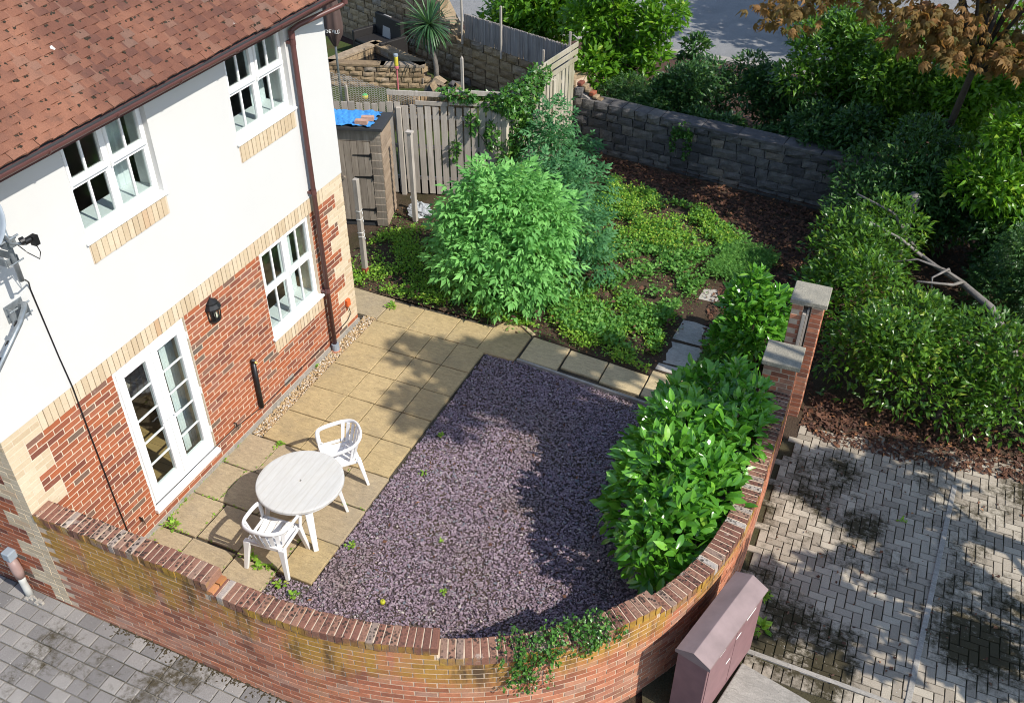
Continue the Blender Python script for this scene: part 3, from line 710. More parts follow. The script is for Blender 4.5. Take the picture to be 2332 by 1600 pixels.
# ================================================================== patio
patio = sheet('patio', [(-.7, .23), (2.21, .23), (2.21, 6.2), (2.74, 6.2), (5.3, 6.0), (5.3, 9.5), (4.7, 9.5), (4.7, 6.95), (-.7, 6.95)], -.045, M_SAND)
SLABS = []
def slab(poly, mat, z=0., t=.038):
    """one flag: worn arrises, slightly out of level, edges a little wavy"""
    c = Vector((sum(p[0] for p in poly)/len(poly), sum(p[1] for p in poly)/len(poly))); pts = []
    n = len(poly)
    for i in range(n):
        a, b = Vector(poly[i]), Vector(poly[(i+1) % n]); k = max(2, int((b-a).length/.09))
        for j in range(k):
            p = a.lerp(b, j/k); d = (c-p).normalized(); p = p+d*(.005+abs(rng.normal(0, .0022))+(.006*rng.random() if j == 0 else 0)); pts.append(p)
    m = len(pts); tx, ty, dz = rng.normal(0, .004), rng.normal(0, .004), rng.uniform(-.004, .003)+z
    def zz(p, e): return dz+tx*(p.x-c.x)+ty*(p.y-c.y)+e
    V = [(p.x, p.y, zz(p, -t)) for p in pts]+[(p.x, p.y, zz(p, -.007)) for p in pts]
    inner = [p+(c-p).normalized()*.007 for p in pts]; V += [(p.x, p.y, zz(p, rng.uniform(-.0015, 0))) for p in inner]
    F = []
    for l in (0, m):
        for i in range(m): F.append((l+i, l+(i+1) % m, l+m+(i+1) % m, l+m+i))
    F.append(tuple(range(2*m, 3*m)))
    o = obj('slab', mesh_poly('slab', V, F, mat), patio); return o
def rect(x0, y0, x1, y1): return [(x0, y0), (x1, y0), (x1, y1), (x0, y1)]
rows = [3.275, 3.895, 4.485, 5.07, 5.665, 6.265]
for a, b in zip(rows, rows[1:]):
    s = .008*(a-3.3)
    for x0, x1 in ((.205, .815), (.815, 1.262), (1.262, 1.712), (1.712, 2.175)): slab(rect(x0+s, a, x1+s, b), M_SLABY)
for x0, x1 in ((.25, .83), (.83, 1.49), (1.49, 2.05)): slab(rect(x0, 6.265, x1, 6.86), M_SLABY)
slab([(2.05, 6.2), (2.69, 6.2), (2.7, 6.88), (2.23, 7.19), (2.05, 6.86)], M_SLABY)
slab([(2.23, 7.2), (2.71, 6.9), (2.75, 6.95), (2.25, 7.27)], M_SLABP)
slab([(-.62, 6.34), (.235, 6.33), (.245, 6.93), (-.6, 6.96)], M_SLABG, -.008)
slab([(-1.25, 6.3), (-.63, 6.34), (-.61, 6.96), (-1.2, 6.95)], M_SLABG, -.01)
grey = [(0, 2.66, .52, 3.265), (.52, 2.66, 1.12, 3.265), (1.12, 2.66, 1.65, 3.265), (1.65, 2.655, 2.2, 3.265),
        (0, 2.05, .40, 2.655), (.40, 2.05, 1.0, 2.655), (1.0, 2.05, 1.6, 2.655), (1.6, 2.03, 2.21, 2.65),
        (0, 1.44, .52, 2.045), (.54, 1.46, 1.14, 2.045), (1.14, 1.43, 1.73, 2.02),
        (0, .83, .5, 1.42), (.51, .83, 1.14, 1.43), (1.16, .8, 1.74, 1.41), (0, .23, .5, .82), (.51, .23, 1.14, .82), (1.15, .23, 1.74, .79)]
for g_ in grey: slab(rect(*g_), M_SLABG, rng.uniform(-.006, .004))
slab(rect(1.745, 1.4, 2.215, 2.025), M_SLABY, .006)
for x0, x1, ya, yb in ((2.735, 3.37, 6.29, 6.88), (3.39, 4.02, 6.33, 6.8), (4.03, 4.67, 6.24, 6.74), (4.68, 5.25, 6.2, 6.84)): slab([(x0, ya), (x1, ya-.05), (x1, yb-.06), (x0, yb)], M_SLABP, .004)
for q in ([(4.69, 6.88), (5.22, 6.86), (5.22, 7.05), (4.7, 7.05)], [(4.7, 7.07), (5.24, 7.09), (5.25, 7.66), (4.68, 7.66)], [(4.72, 7.72), (5.26, 7.7), (5.27, 8.22), (4.95, 8.3), (4.74, 8.28)], [(4.8, 8.4), (5.2, 8.38), (5.26, 8.85), (4.84, 8.86)], [(4.8, 8.95), (5.3, 8.96), (5.37, 9.42), (4.82, 9.43)]):
    slab(q, M_SLABD, rng.uniform(-.01, .0))
bevel(MB().prism([(2.72, 6.235), (4.95, 6.03), (4.95, 6.075), (2.73, 6.275)], -.05, .012).build('edging_strip', M_CONC, patio), .004)
# slate bed
bedpoly = [(1.73, .25), (3.2, .25), (4.5, .62), (5.6, 1.35), (6.2, 2.2), (6.5, 3.3), (6.52, 6.05), (5.25, 6.05), (2.74, 6.25), (2.215, 6.2), (2.215, 1.4), (1.74, 1.4)]
sheet('gravel_bed', bedpoly, -.05, M_BED)
def in_poly(P, poly):
    x, y = P[:, 0], P[:, 1]; c = np.zeros(len(P), bool); n = len(poly)
    for i in range(n):
        (x0, y0), (x1, y1) = poly[i], poly[(i+1) % n]
        k = ((y0 > y) != (y1 > y)) & (x < (x1-x0)*(y-y0)/(y1-y0+1e-12)+x0); c ^= k
    return c
def scatter_poly(poly, n):
    a = np.array(poly); lo, hi = a.min(0), a.max(0); out = []
    while sum(map(len, out)) < n:
        P = rng.uniform(lo, hi, (n*2, 2)); out.append(P[in_poly(P, poly)])
    return np.concatenate(out)[:n]
def chip_tmpl():
    k = rng.integers(5, 7); a = np.sort(rng.uniform(0, 6.28, k)); r = rng.uniform(.35, .6, k)
    top = np.c_[r*np.cos(a), r*np.sin(a)*.7, np.full(k, .5)]; bot = np.c_[r*np.cos(a)*1.1, r*np.sin(a)*.77, np.full(k, -.5)]
    V = np.r_[bot, top]; F = [(k, k+i, k+i+1) for i in range(1, k-1)]
    for i in range(k): j = (i+1) % k; F += [(i, j, k+j), (i, k+j, k+i)]
    return V, np.array(F)
def rot_many(rx, ry, rz):
    cx, sx, cy, sy, cz, sz = np.cos(rx), np.sin(rx), np.cos(ry), np.sin(ry), np.cos(rz), np.sin(rz); M = np.empty((len(rx), 3, 3))
    M[:, 0, 0] = cz*cy; M[:, 0, 1] = cz*sy*sx-sz*cx; M[:, 0, 2] = cz*sy*cx+sz*sx
    M[:, 1, 0] = sz*cy; M[:, 1, 1] = sz*sy*sx+cz*cx; M[:, 1, 2] = sz*sy*cx-cz*sx
    M[:, 2, 0] = -sy; M[:, 2, 1] = cy*sx; M[:, 2, 2] = cy*cx
    return M
def multi(name, tm, Rm, pos, mat, parent=None, rnd=None, smooth=False, stuff=True):
    """many copies of some templates merged into one mesh"""
    pick = rng.integers(len(tm), size=len(pos)); VV = []; FF = []; RR = []; n = 0
    rnd = rng.random(len(pos)) if rnd is None else rnd
    for t, (V, F) in enumerate(tm):
        idx = np.where(pick == t)[0]
        if not len(idx): continue
        X = np.einsum('nij,vj->nvi', Rm[idx], V)+pos[idx][:, None, :]
        VV.append(X.reshape(-1, 3)); FF.append((F[None]+(np.arange(len(idx))*len(V))[:, None, None]).reshape(-1, 3)+n); n += len(idx)*len(V); RR.append(np.repeat(rnd[idx], len(F)))
    o = obj(name, mesh_tri(name, np.concatenate(VV), np.concatenate(FF), mat, np.concatenate(RR), smooth), parent)
    if stuff: o['kind'] = 'stuff'
    return o
N = 62000; P = scatter_poly(bedpoly, N); s = rng.uniform(.016, .044, N)
Rm = rot_many(rng.normal(0, .22, N), rng.normal(0, .22, N), rng.uniform(0, 6.28, N)); Sc = np.stack([s, s, rng.uniform(.004, .009, N)], 1)
o = multi('slate_chippings', [chip_tmpl() for _ in range(10)], Rm*Sc[:, None, :], np.c_[P, rng.uniform(-.05, -.022, N)], M_SLATE)
tag(o, 'purple slate chippings covering the bed inside the curved brick wall', 'slate chippings')
# pebbles against the house
strip = [(.024, 3.28), (.2, 3.28), (.245, 6.3), (.235, 6.33), (.0, 6.33), (.024, 6.2)]
sheet('pebble_bed', strip, -.04, M_SAND)
def pebble_tmpl():
    V = [(0, 0, .5)]; F = []
    for z, r in ((.25, .42), (-.25, .42)):
        for k in range(6): V.append((r*math.cos(k*1.047), r*math.sin(k*1.047), z))
    V = np.array(V)+rng.normal(0, .05, (13, 3))
    for k in range(6): j = (k+1) % 6; F += [(0, 1+k, 1+j), (1+k, 7+k, 7+j), (1+k, 7+j, 1+j)]
    return V, np.array(F)
PT = [pebble_tmpl() for _ in range(6)]
N = 3800; P = scatter_poly(strip, N); s = rng.uniform(.012, .03, N)
o = multi('pebbles', PT, rot_many(rng.normal(0, .4, N), rng.normal(0, .4, N), rng.uniform(0, 6.28, N))*np.stack([s*1.3, s, s*.7], 1)[:, None, :], np.c_[P, rng.uniform(-.035, -.012, N)], M_PEBBLE, smooth=True)
tag(o, 'golden pebbles in the drip strip along the house wall', 'pebbles')

# ================================================================== curved garden wall
def bez(t):
    P = [(2.6, 0), (5.0, 0), (6.78, 1.4), (6.745, 3.9)]
    return tuple(((1-t)**3)*P[0][i]+3*(1-t)**2*t*P[1][i]+3*(1-t)*t*t*P[2][i]+t**3*P[3][i] for i in (0, 1))
outer = [(x, 0.) for x in np.linspace(0, 2.6, 14)[:-1]]+[bez(t) for t in np.linspace(0, 1, 60)]+[(6.745, y) for y in np.linspace(3.9, 5.62, 9)[1:]]
outer = np.array(outer); seg = np.linalg.norm(np.diff(outer, axis=0), axis=1); arc = np.r_[0, np.cumsum(seg)]
def wp(s):
    p = np.array([np.interp(s, arc, outer[:, 0]), np.interp(s, arc, outer[:, 1])]); q = np.array([np.interp(s+.03, arc, outer[:, 0]), np.interp(s+.03, arc, outer[:, 1])]); q0 = np.array([np.interp(s-.03, arc, outer[:, 0]), np.interp(s-.03, arc, outer[:, 1])])
    d = (q-q0)/np.linalg.norm(q-q0); return p, d, np.array([-d[1], d[0]])      # point, tangent, inward normal
def s_at(x, y): return arc[np.argmin((outer[:, 0]-x)**2+(outer[:, 1]-y)**2)]
S1, S2, S3, S4 = 2.2, s_at(4.43, .37), s_at(6.22, 1.72), arc[-1]
SECT = [(0.002, S1, 1.6), (S1, S2, 1.45), (S2, S3, 1.3), (S3, S4, 1.15)]
gw = thing('garden_wall', 'curved red brick garden wall with stepped brick on edge coping round the patio', 'wall')
TH = .215
core = MB()
for s0, s1, zt in SECT:
    n = max(3, int((s1-s0)/.08)); V = []; F = []; c0, c1 = (s0-.02 if s0 > .1 else s0), (s1-.022 if s1 < arc[-1]-.1 else s1)
    for i in range(n+1):
        p, d, nn = wp(c0+.001+(c1-c0-.002)*i/n); a = p+nn*.003; b = p+nn*(TH-.003)
        V += [(a[0], a[1], -.06), (b[0], b[1], -.06), (b[0], b[1], zt-.006), (a[0], a[1], zt-.006)]
        if i: k = 4*i; F += [(k-4, k, k+3, k-1), (k-1, k+3, k+2, k-2), (k-2, k+2, k+1, k-3)]
    F += [(0, 3, 2, 1), (4*n, 4*n+1, 4*n+2, 4*n+3)]; core.add(V, F)
core.build('wall_core', M_GMORTAR, gw)
br, inner = [], []
for j in range(22):
    z = 1.483-.0305-.075*(20-j)
    off = .1125*(j % 2)
    for k in range(int(arc[-1]/.225)+1):
        a, b = off+k*.225-.1125*(j % 2 == 1)*0, off+(k+1)*.225
        a = max(a, .004); b = min(b, arc[-1]-.002); m = (a+b)/2
        if b-a < .05: continue
        zt = [t for s0, s1, t in SECT if s0 <= m <= s1+.001]
        if not zt or z+.035 > zt[0]-.108: continue
        p, d, nn = wp(m); ang = math.atan2(d[1], d[0])
        c = p+nn*(.05+rng.uniform(-.0012, .001)); br.append(mat4((c[0], c[1], z), ang, (b-a-.013, .1, .0615)))
        c = p+nn*(TH-.05); inner.append(mat4((c[0], c[1], z), ang, ((b-a)*(.95 if 3.2 < m < 8.6 else 1)-.012, .1, .065)))
TB2 = [(BOXV+rng.uniform(-.014, .014, (8, 3)), BOXF) for _ in range(5)]
pieces('brick', 'wall_bricks', TB2, br, M_GBRICK, gw, 300)
Ms = np.array(inner); X = np.einsum('nij,vj->nvi', Ms[:, :3, :3], BOXV)+Ms[:, None, :3, 3]
o = obj('inner_bricks', mesh_tri('inner_bricks', X.reshape(-1, 3), (BOXF[None]+(np.arange(len(Ms))*8)[:, None, None]).reshape(-1, 3), M_GBRICK, np.repeat(rng.random(len(Ms)), 12)), gw); o['kind'] = 'stuff'
cop = []
for s0, s1, zt in SECT:
    n = int(round((s1-s0)/.0765)); st = (s1-s0)/n
    for i in range(n):
        p, d, nn = wp(s0+st*(i+.5)); c = p+nn*(TH/2+rng.normal(0, .003))
        w = st*(1.0 if True else 1)-.0105
        cop.append(mat4((c[0], c[1], zt-.0525+rng.uniform(-.003, .003)), math.atan2(d[1], d[0])+rng.normal(0, .01), (w, TH+.012, .107)))
TC = []
for _ in range(6):
    V, F = chamfer_box(.014, (.09, .022, .07)); TC.append((V, F))
pieces('coping_brick', 'coping_bricks', TC, cop, M_COPING, gw, 300)

M_PIERBRICK = brick_mat('pier brick', gred, (.09, .06, .045), .4)
def pier(name, label, x, y, w, zt, slot):
    t = thing(name, label, 'pier', (x, y, 0)); h = w/2
    co = MB()
    if slot: co.box((-h+.004, -h+.14, -.06), (h-.004, h-.004, zt-.07)); co.box((-h+.004, -h+.004, -.06), (-.05, -h+.14, zt-.07)); co.box((.05, -h+.004, -.06), (h-.004, -h+.14, zt-.07))
    else: co.box((-h+.004, -h+.004, -.06), (h-.004, h-.004, zt-.07))
    co.build('pier_core', M_GMORTAR, t)
    Ms = []; j = 0; z = -.0225
    while z+.03 < zt-.07:
        for k in range(4):
            ang = k*math.pi/2; par = (j+k) % 2
            c, s_ = math.cos(ang), math.sin(ang)
            # each face: one full and one half brick, alternating
            segs = [(-h+.1025 if par else -h, -h+.1025+.225 if par else -h+.215), (-h+.1025+.225 if par else -h+.225, h)] 
            segs = [(max(a, -h), min(b, h)) for a, b in segs]
            if slot and k == 0: segs = [(-h if not par else -h+.1025, -.05), (.05, h)]
            for a, b in segs:
                if b-a < .04: continue
                lx, ly = (a+b)/2, -h+.05
                Ms.append(mat4((lx*c-ly*s_, lx*s_+ly*c, z), ang, (b-a-.013, .1, .0615)))
        z += .075; j += 1
    mes = [mesh_tri('brick', V, F, M_PIERBRICK) for V, F in TB2]
    for M in Ms:
        o = obj('brick', mes[rng.integers(5)], t); o.matrix_local = Matrix(M.tolist())
    c = MB(); e = h+.035; c.box((-e, -e, zt-.072), (e, e, zt)); bevel(c.build('cap', M_CAP, t, rot=(0, 0, .02)), .012, 3)
    return t
pier('gate_pier', 'short brick gate pier with a flat stone cap ending the curved wall', 6.545, 5.83, .40, 1.6, False)
p2 = pier('gate_pier', 'tall brick gate pier with a slotted face and flat stone cap by the hedge', 6.655, 6.84, .40, 1.92, True)
box('slot_post', (-.045, -.24, -.03), (-.002, -.085, 1.72), M_FENCE, p2); box('slot_strip', (.004, -.2, -.03), (.03, -.1, 1.78), M_FENCE, p2)

# ================================================================== courtyard setts (left) and driveway (right)
court = sheet('courtyard', [(-8, -6), (6.2, -6), (6.2, 1.5), (5.4, .97), (4.5, .40), (3.4, .05), (2.6, -.001), (0, -.001), (-8, -.001)], 0, M_COURTJ, lambda x, y: court_z(x)-.012)
SB = [chamfer_box(.012, (.03, .04, .12)) for _ in range(6)]
sett = []; y = -.09
for r in range(11):
    x = -2.6+rng.uniform(0, .2)
    while x < 4.6:
        L = rng.choice([.165, .205, .205, .235]); 
        if not (y > -.02): sett.append(mat4((x+L/2, y, court_z(x+L/2)-.026), rng.normal(0, .008), (L-.012, .158, .06), rng.normal(0, .008), .021))
        x += L
    y -= .168
pieces('sett', 'setts', SB, sett, M_SETT, court, 300)
wline = [tuple(wp(s_)[0]-wp(s_)[2]*.0) for s_ in np.linspace(S2, arc[-1], 30)]
drive = sheet('driveway', [(6.2, -6), (14, -6), (14, 7.5), (10, 7.0), (6.9, 6.6), (6.76, 6.5)]+wline[::-1][:20]+[(6.2, 1.5)], -.02, M_JOINT)
blk = []
def ok_block(x, y):
    if y > 6.45+.16*(x-6.8): return False
    k = np.argmin((outer[:, 0]-x)**2+(outer[:, 1]-y)**2); p, d, nn = wp(arc[k])
    if ((np.array([x, y])-p)@nn) > -.055 and y < 5.7: return False
    if y >= 5.7 and x < 6.87: return False
    return True
def edge_x(y): return 8.72+.069*(y-2.59)
a = .102
for i in range(-14, 60):
    for j in range(-10, 70):
        # 90 degree herringbone: repeat of four cells
        m = (i-j) % 4
        if m == 0: cx, cy, L, W_ = 6.0+(i+1)*a, 1.2+(j+.5)*a, 2*a, a
        elif m == 3: cx, cy, L, W_ = 6.0+(i+.5)*a, 1.2+(j+1)*a, a, 2*a
        else: continue
        if not (6.6 < cx < 10.6 and .9 < cy < 7.2) or not ok_block(cx, cy): continue
        if cx < 8.3 and cy < 2.48: continue
        ph = rng.normal(0, .008)
        if L < W_: L, W_, ph = W_, L, ph+R(90)
        blk.append(mat4((cx, cy, -.03+rng.uniform(-.004, .003)), ph, (L-.009, W_-.009, .06), rng.normal(0, .012), rng.normal(0, .012)))
for k in range(60):     # soldier course beside the strip and along the apron
    y_ = 1.0+k*.104
    pass
for k in range(18): blk.append(mat4((7.1+k*.104, 2.4+.0*k, -.03), R(90), (.19, .095, .06)))
pieces('paving_block', 'paving_blocks', SB, blk, M_BLOCK, drive, 300)
bevel(MB().prism([(edge_x(.8)-.03, .8), (edge_x(.8)+.03, .8), (edge_x(6.1)+.03, 6.1), (edge_x(6.1)-.03, 6.1)], -.06, .012).build('edging_strip', M_CONC, drive), .004)
bevel(MB().prism([(6.98, 2.52), (8.66, 2.5), (8.66, 2.55), (6.98, 2.58)], -.06, .006).build('edging_strip', M_CONC, drive), .004)
bevel(MB().prism([(6.75, 1.1), (8.3, 1.0), (8.3, 2.02), (7.75, 2.19), (7.04, 2.36)], -.06, .03).build('concrete_apron', M_CONC, drive), .012)

# ================================================================== cabinet by the wall
def cabinet():
    t = thing('utility_cabinet', 'maroon metal utility cabinet with a shallow pitched roof outside the curved wall', 'cabinet', (6.77, 2.07, 0), math.atan2(-.258, .966))
    w, l = .165, .585
    bevel(box('body', (-w, -l, 0), (w, l, .995), M_PLUM, t), .006)
    V = []
    for y in (-l-.02, l+.02): V += [(-w-.022, y, .965), (w+.022, y, .965), (w+.022, y, 1.0), (0, y, 1.085), (-w-.022, y, 1.0)]
    bevel(MB().add(V, [(0, 1, 2, 3, 4)[::-1], (5, 6, 7, 8, 9), (2, 7, 8, 3), (3, 8, 9, 4), (0, 5, 6, 1), (1, 6, 7, 2), (4, 9, 5, 0)]).build('roof', M_CABTOP, t), .005)
    for a, b in ((-l+.03, -.006), (.006, l-.03)): bevel(box('door', (w, a, .06), (w+.008, b, .95), M_PLUM, t), .003)
    for y, z, s_ in ((.06, .8, .05), (-.1, .55, .04), (.3, .9, .1), (-.3, .92, .06)): box('label', (w+.0085, y-s_, z-.012), (w+.0095, y+s_, z+.012), M_WHITEPRINT, t)
    box('foot', (-w+.01, -l+.01, -.04), (w-.01, l-.01, -.001), M_CONC, t)
cabinet()

# ================================================================== garden ground
garden = sheet('garden_floor', [(-3.2, 6.2), (-.7, 6.2), (-.7, 6.95), (2.05, 6.95), (2.75, 6.9), (4.7, 6.7), (5.3, 6.1), (6.6, 6.1), (14, 7.3), (14, 13.), (6, 12.8), (.9, 13.5), (.45, 10.8), (-3.2, 9.7)], -.012, M_SOIL)
sheet('bank', [(.9, 13.5), (6, 12.8), (14, 13.), (40, 13), (40, 19.5), (-2, 19.3), (-14, 19), (-14, 17.2), (.6, 14.)], .05, M_LITTER)
sheet('road', [(-40, 19.3), (60, 19.5), (60, 40), (-40, 40)], -.04, M_TARMAC)
o = MB().prism([(-.5, 0), (60, .2), (60, .5), (-.5, .3)], -.04, .06).build('pavement', M_CONC, loc=(-20, 19.4, 0)); struct(o)
yard = sheet('neighbour_yard', [(-14, 7), (-3.2, 9.72), (.42, 10.84), (.75, 13.6), (.6, 14.), (-14, 18.5)], .3, M_LAWN)

# ================================================================== timber fence
A0, A1, B1 = Vector((-3.1, 9.7)), Vector((.47, 10.79)), Vector((.83, 13.52))
def fence(name, label, p0, p1, mat, pitch, bw, zt, rails_z, facing):
    d = (p1-p0); L = d.length; d /= L; nrm = Vector((d.y, -d.x))*facing
    t = thing(name, label, 'fence', (p0.x, p0.y, 0), math.atan2(d.y, d.x)); f = -1 if facing > 0 else 1
    mes = []
    for _ in range(6):
        V = BOXV.copy(); V[4:, 2] += rng.uniform(-.012, .012); V += np.c_[rng.uniform(-.03, .03, (8, 2)), np.zeros(8)]; mes.append(mesh_tri('board', V, BOXF, mat))
    k = 0; x = .06
    while x < L-.04:
        h = zt+rng.normal(0, .012); o = obj('board', mes[rng.integers(6)], t, (x, f*.03+rng.normal(0, .003), h/2+.02), (rng.normal(0, .006), rng.normal(0, .006), rng.normal(0, .02)), (bw, .016, h))
        x += pitch*rng.uniform(.97, 1.03)
    for z in (.3, .95, 1.55): box('rail', (0, -.018, z), (L, .018, z+.07), mat, t)
    for a, b, z0, z1 in rails_z: bevel(box('top_rail', (a, f*.045-.013, z0), (b, f*.045+.013, z1), mat, t), .004)
    for x in np.arange(.02, L+.1, 1.78): bevel(box('post', (x-.045, -.085, -.05), (x+.045, .03, zt-.03), mat, t), .006)
    return t
fa = fence('timber_fence', 'weathered vertical board fence behind the shed with ivy at its end', A0, A1, M_FENCE, .143, .108, 1.8, [(1.6, 2.72, 2.0, 2.09), (2.12, 2.72, 1.83, 1.91), (2.74, 3.73, 2.06, 2.15), (2.74, 3.5, 1.86, 1.95)], 1)
fb = fence('timber_fence', 'pale board fence running back from the ivy to the stone wall', A1, B1, M_FENCEG, .128, .1, 1.8, [(.5, 2.78, 1.98, 2.08), (.55, 2.77, 1.84, 1.93), (.9, 2.78, 2.12, 2.22)], 1)
# reed screen showing over the fence and along the far wall
def reeds(name, label, p0, p1, z0, z1, mat, step, jit):
    d = Vector(p1)-Vector(p0); L = d.length; n = int(L/step); s_ = (np.arange(n)+.5)/n
    pos = np.c_[p0[0]+d.x*s_, p0[1]+d.y*s_+rng.normal(0, .006, n), (z0[0]*(1-s_)+z0[1]*s_+z1[0]*(1-s_)+z1[1]*s_)/2]
    h = (z1[0]*(1-s_)+z1[1]*s_)-(z0[0]*(1-s_)+z0[1]*s_)+rng.normal(0, jit, n)
    Rm = rot_many(rng.normal(0, .012, n), rng.normal(0, .012, n), rng.uniform(0, 6, n))*np.stack([np.full(n, step*1.1), np.full(n, step*1.1), h], 1)[:, None, :]
    t = thing(name, label, 'screen', (0, 0, 0)); multi('reeds', [(BOXV, BOXF)], Rm, pos, mat, t); return t
reeds('reed_screen', 'tan split reed screen peeping over the board fence', (-1.65, 10.3), (-.1, 10.75), (1.2, 1.3), (1.93, 2.06), M_REEDNEW, .014, .025)
rs = reeds('reed_screen', 'grey reed screen standing on the far stone wall', (-2.42, 15.12), (.66, 13.85), (1.32, 1.33), (1.86, 1.98), M_REED, .012, .012)
for x, y, zt, z0 in ((-2.44, 15.05, 2.3, 1.2), (-1.25, 14.55, 2.35, 1.2), (-.05, 14.05, 1.75, 1.2), (.62, 13.8, 2.3, .2)): bevel(box('stake', (x-.022, y-.022-.03, z0), (x+.022, y+.022-.03, zt), M_FENCE, rs), .006)

# ================================================================== shed
def shed():
    t = thing('garden_shed', 'small weathered timber shed with a felt roof beside the board fence', 'shed', (-1.02, 8.92, 0), R(17))
    w, d, hf, hb = 1.35, .72, 1.93, 1.8
    box('shed_frame', (-w+.02, .02, 0), (-.02, d-.02, 1.75), M_FELT, t)
    x = -w+.12   # door of vertical boards
    mes = mesh_tri('door_board', BOXV, BOXF, M_SHED)
    bw = .118
    for k in range(8):
        o = obj('door_board', mes, t, (-.2-bw*(k+.5), -.0, .9), (0, 0, rng.normal(0, .006)), (bw-.006, .024, 1.55))
    box('lintel', (-w, -.012, 1.69), (0, .018, 1.82), M_SHED, t); box('fascia', (-w, -.02, 1.82), (.01, .02, 1.92), M_SHED, t)
    for k in range(12): obj('cladding_board', mes, t, (-.095, .0, .09+.145*k), (R(6), 0, 0), (.19, .02, .15))
    m2 = mesh_tri('cladding_board', BOXV, BOXF, M_SHEDSIDE)
    for k in range(15):
        hh = .09+.122*k
        o = obj('cladding_board', m2, t, (.0, d/2, hh), (0, R(-6), 0), (.02, d, .128))
    for z in (.35, 1.0, 1.42):
        h = MB(); h.add([(-.2, -.022, z-.022), (-.2, -.022, z+.022), (-.52, -.022, z+.006), (-.52, -.022, z-.006), (-.2, -.014, z-.022), (-.2, -.014, z+.022), (-.52, -.014, z+.006), (-.52, -.014, z-.006)], [(0, 1, 2, 3), (4, 7, 6, 5), (0, 4, 5, 1), (1, 5, 6, 2), (2, 6, 7, 3), (3, 7, 4, 0)])
        h.tube([(-.19, -.022, z-.05), (-.19, -.022, z+.05)], .014, 8); h.build('strap_hinge', M_BLACK, t)
    for x_ in (-.72, -.98): MB().tube([(x_, -.01, .98), (x_, -.06, .98)], .03, 10).build('knob', M_SHED, t)
    r = MB(); r.add([(-w-.06, -.13, 1.93), (.07, -.13, 1.93), (.07, d+.05, 1.85), (-w-.06, d+.05, 1.85), (-w-.06, -.13, 1.985), (.07, -.13, 1.985), (.07, d+.05, 1.905), (-w-.06, d+.05, 1.905)], [(0, 3, 2, 1), (4, 5, 6, 7), (0, 1, 5, 4), (1, 2, 6, 5), (2, 3, 7, 6), (3, 0, 4, 7)])
    bevel(r.build('roof', M_FELT, t), .006)
shed()
def on_shed(lx, ly): c, s_ = math.cos(R(17)), math.sin(R(17)); return (-1.02+lx*c-ly*s_, 8.92+lx*s_+ly*c)
def tarp():
    V = []; F = []; nx, ny = 44, 26; ph = rng.uniform(0, 6, 12)
    for i in range(nx+1):
        for j in range(ny+1):
            lx = -1.36+1.24*i/nx+.03*math.sin(j*.9+ph[0])*(i == nx); ly = -.1+.8*j/ny+.03*math.sin(i*.7)*(j in (0, ny))
            z = 1.99-.102*(ly+.13)*1.0+.012+.012*abs(math.sin(lx*31+ly*9+ph[1]))+.012*abs(math.sin(ly*37-lx*14+ph[2]))+.008*math.sin(lx*70+ph[3])*math.sin(ly*66)+.02*max(0, math.sin(lx*9+ly*7))**3
            x, y = on_shed(lx, ly); V.append((x, y, z))
    for i in range(nx):
        for j in range(ny): a = i*(ny+1)+j; F.append((a, a+ny+1, a+ny+2, a+1))
    o = obj('tarpaulin', mesh_poly('tarpaulin', V, F, M_TARP)); so_ = o.modifiers.new('s', 'SOLIDIFY'); so_.thickness = .003; so_.offset = 1
    tag(o, 'crumpled blue tarpaulin spread over the shed roof', 'tarpaulin')
tarp()
lb = mesh_tri('brick', TB[0][0], BOXF, brick_mat('loose pinkish brick', [(0, (.42, .25, .19)), (1, (.48, .3, .22))]))
for (lx, ly, rz, what) in ((-.92, -.04, 10, 'near the house corner'), (-.30, -.02, 15, 'at the front edge'), (-.24, .18, 22, 'furthest back')):
    x, y = on_shed(lx, ly); o = obj('loose_brick', lb, None, (x, y, 2.065-.1*(ly+.13)), (0, 0, R(rz)), (.215, .1025, .068)); tag(o, 'loose brick weighing down the blue tarpaulin, '+what, 'brick', 'bricks holding the tarpaulin')
# posts in the weeds
for (x, y, zt, lab, foot) in ((-.56, 7.34, 1.82, 'grey timber post with wire wrapped round it near the house corner', True), (-.66, 9.31, 1.76, 'leaning grey timber post beside the shed', False)):
    t = thing('timber_post', lab, 'post', (x, y, 0)); b = MB(); b.box((-.04, -.04, 0), (.04, .04, zt)); bevel(b.build('shaft', M_FENCE, t), .006)
    if foot:
        bevel(box('painted_foot', (-.043, -.043, 0.0), (.043, .043, .16), plain('red oxide paint', (.3, .06, .04), .6), t), .004)
        w = MB()
        for z0 in (.72, .8, 1.05, 1.2): w.tube([(.052*math.cos(a)*1.1, .052*math.sin(a)*1.1, z0+.012*a+.01*math.sin(3*a)) for a in np.linspace(0, 6.6, 14)], .004, 5)
        w.build('wire', M_WHITEPRINT, t)
    else:
        b = MB(); b.box((-.06, -.05, zt), (.06, .05, zt+.03)); b.build('post_cap', M_FENCE, t)

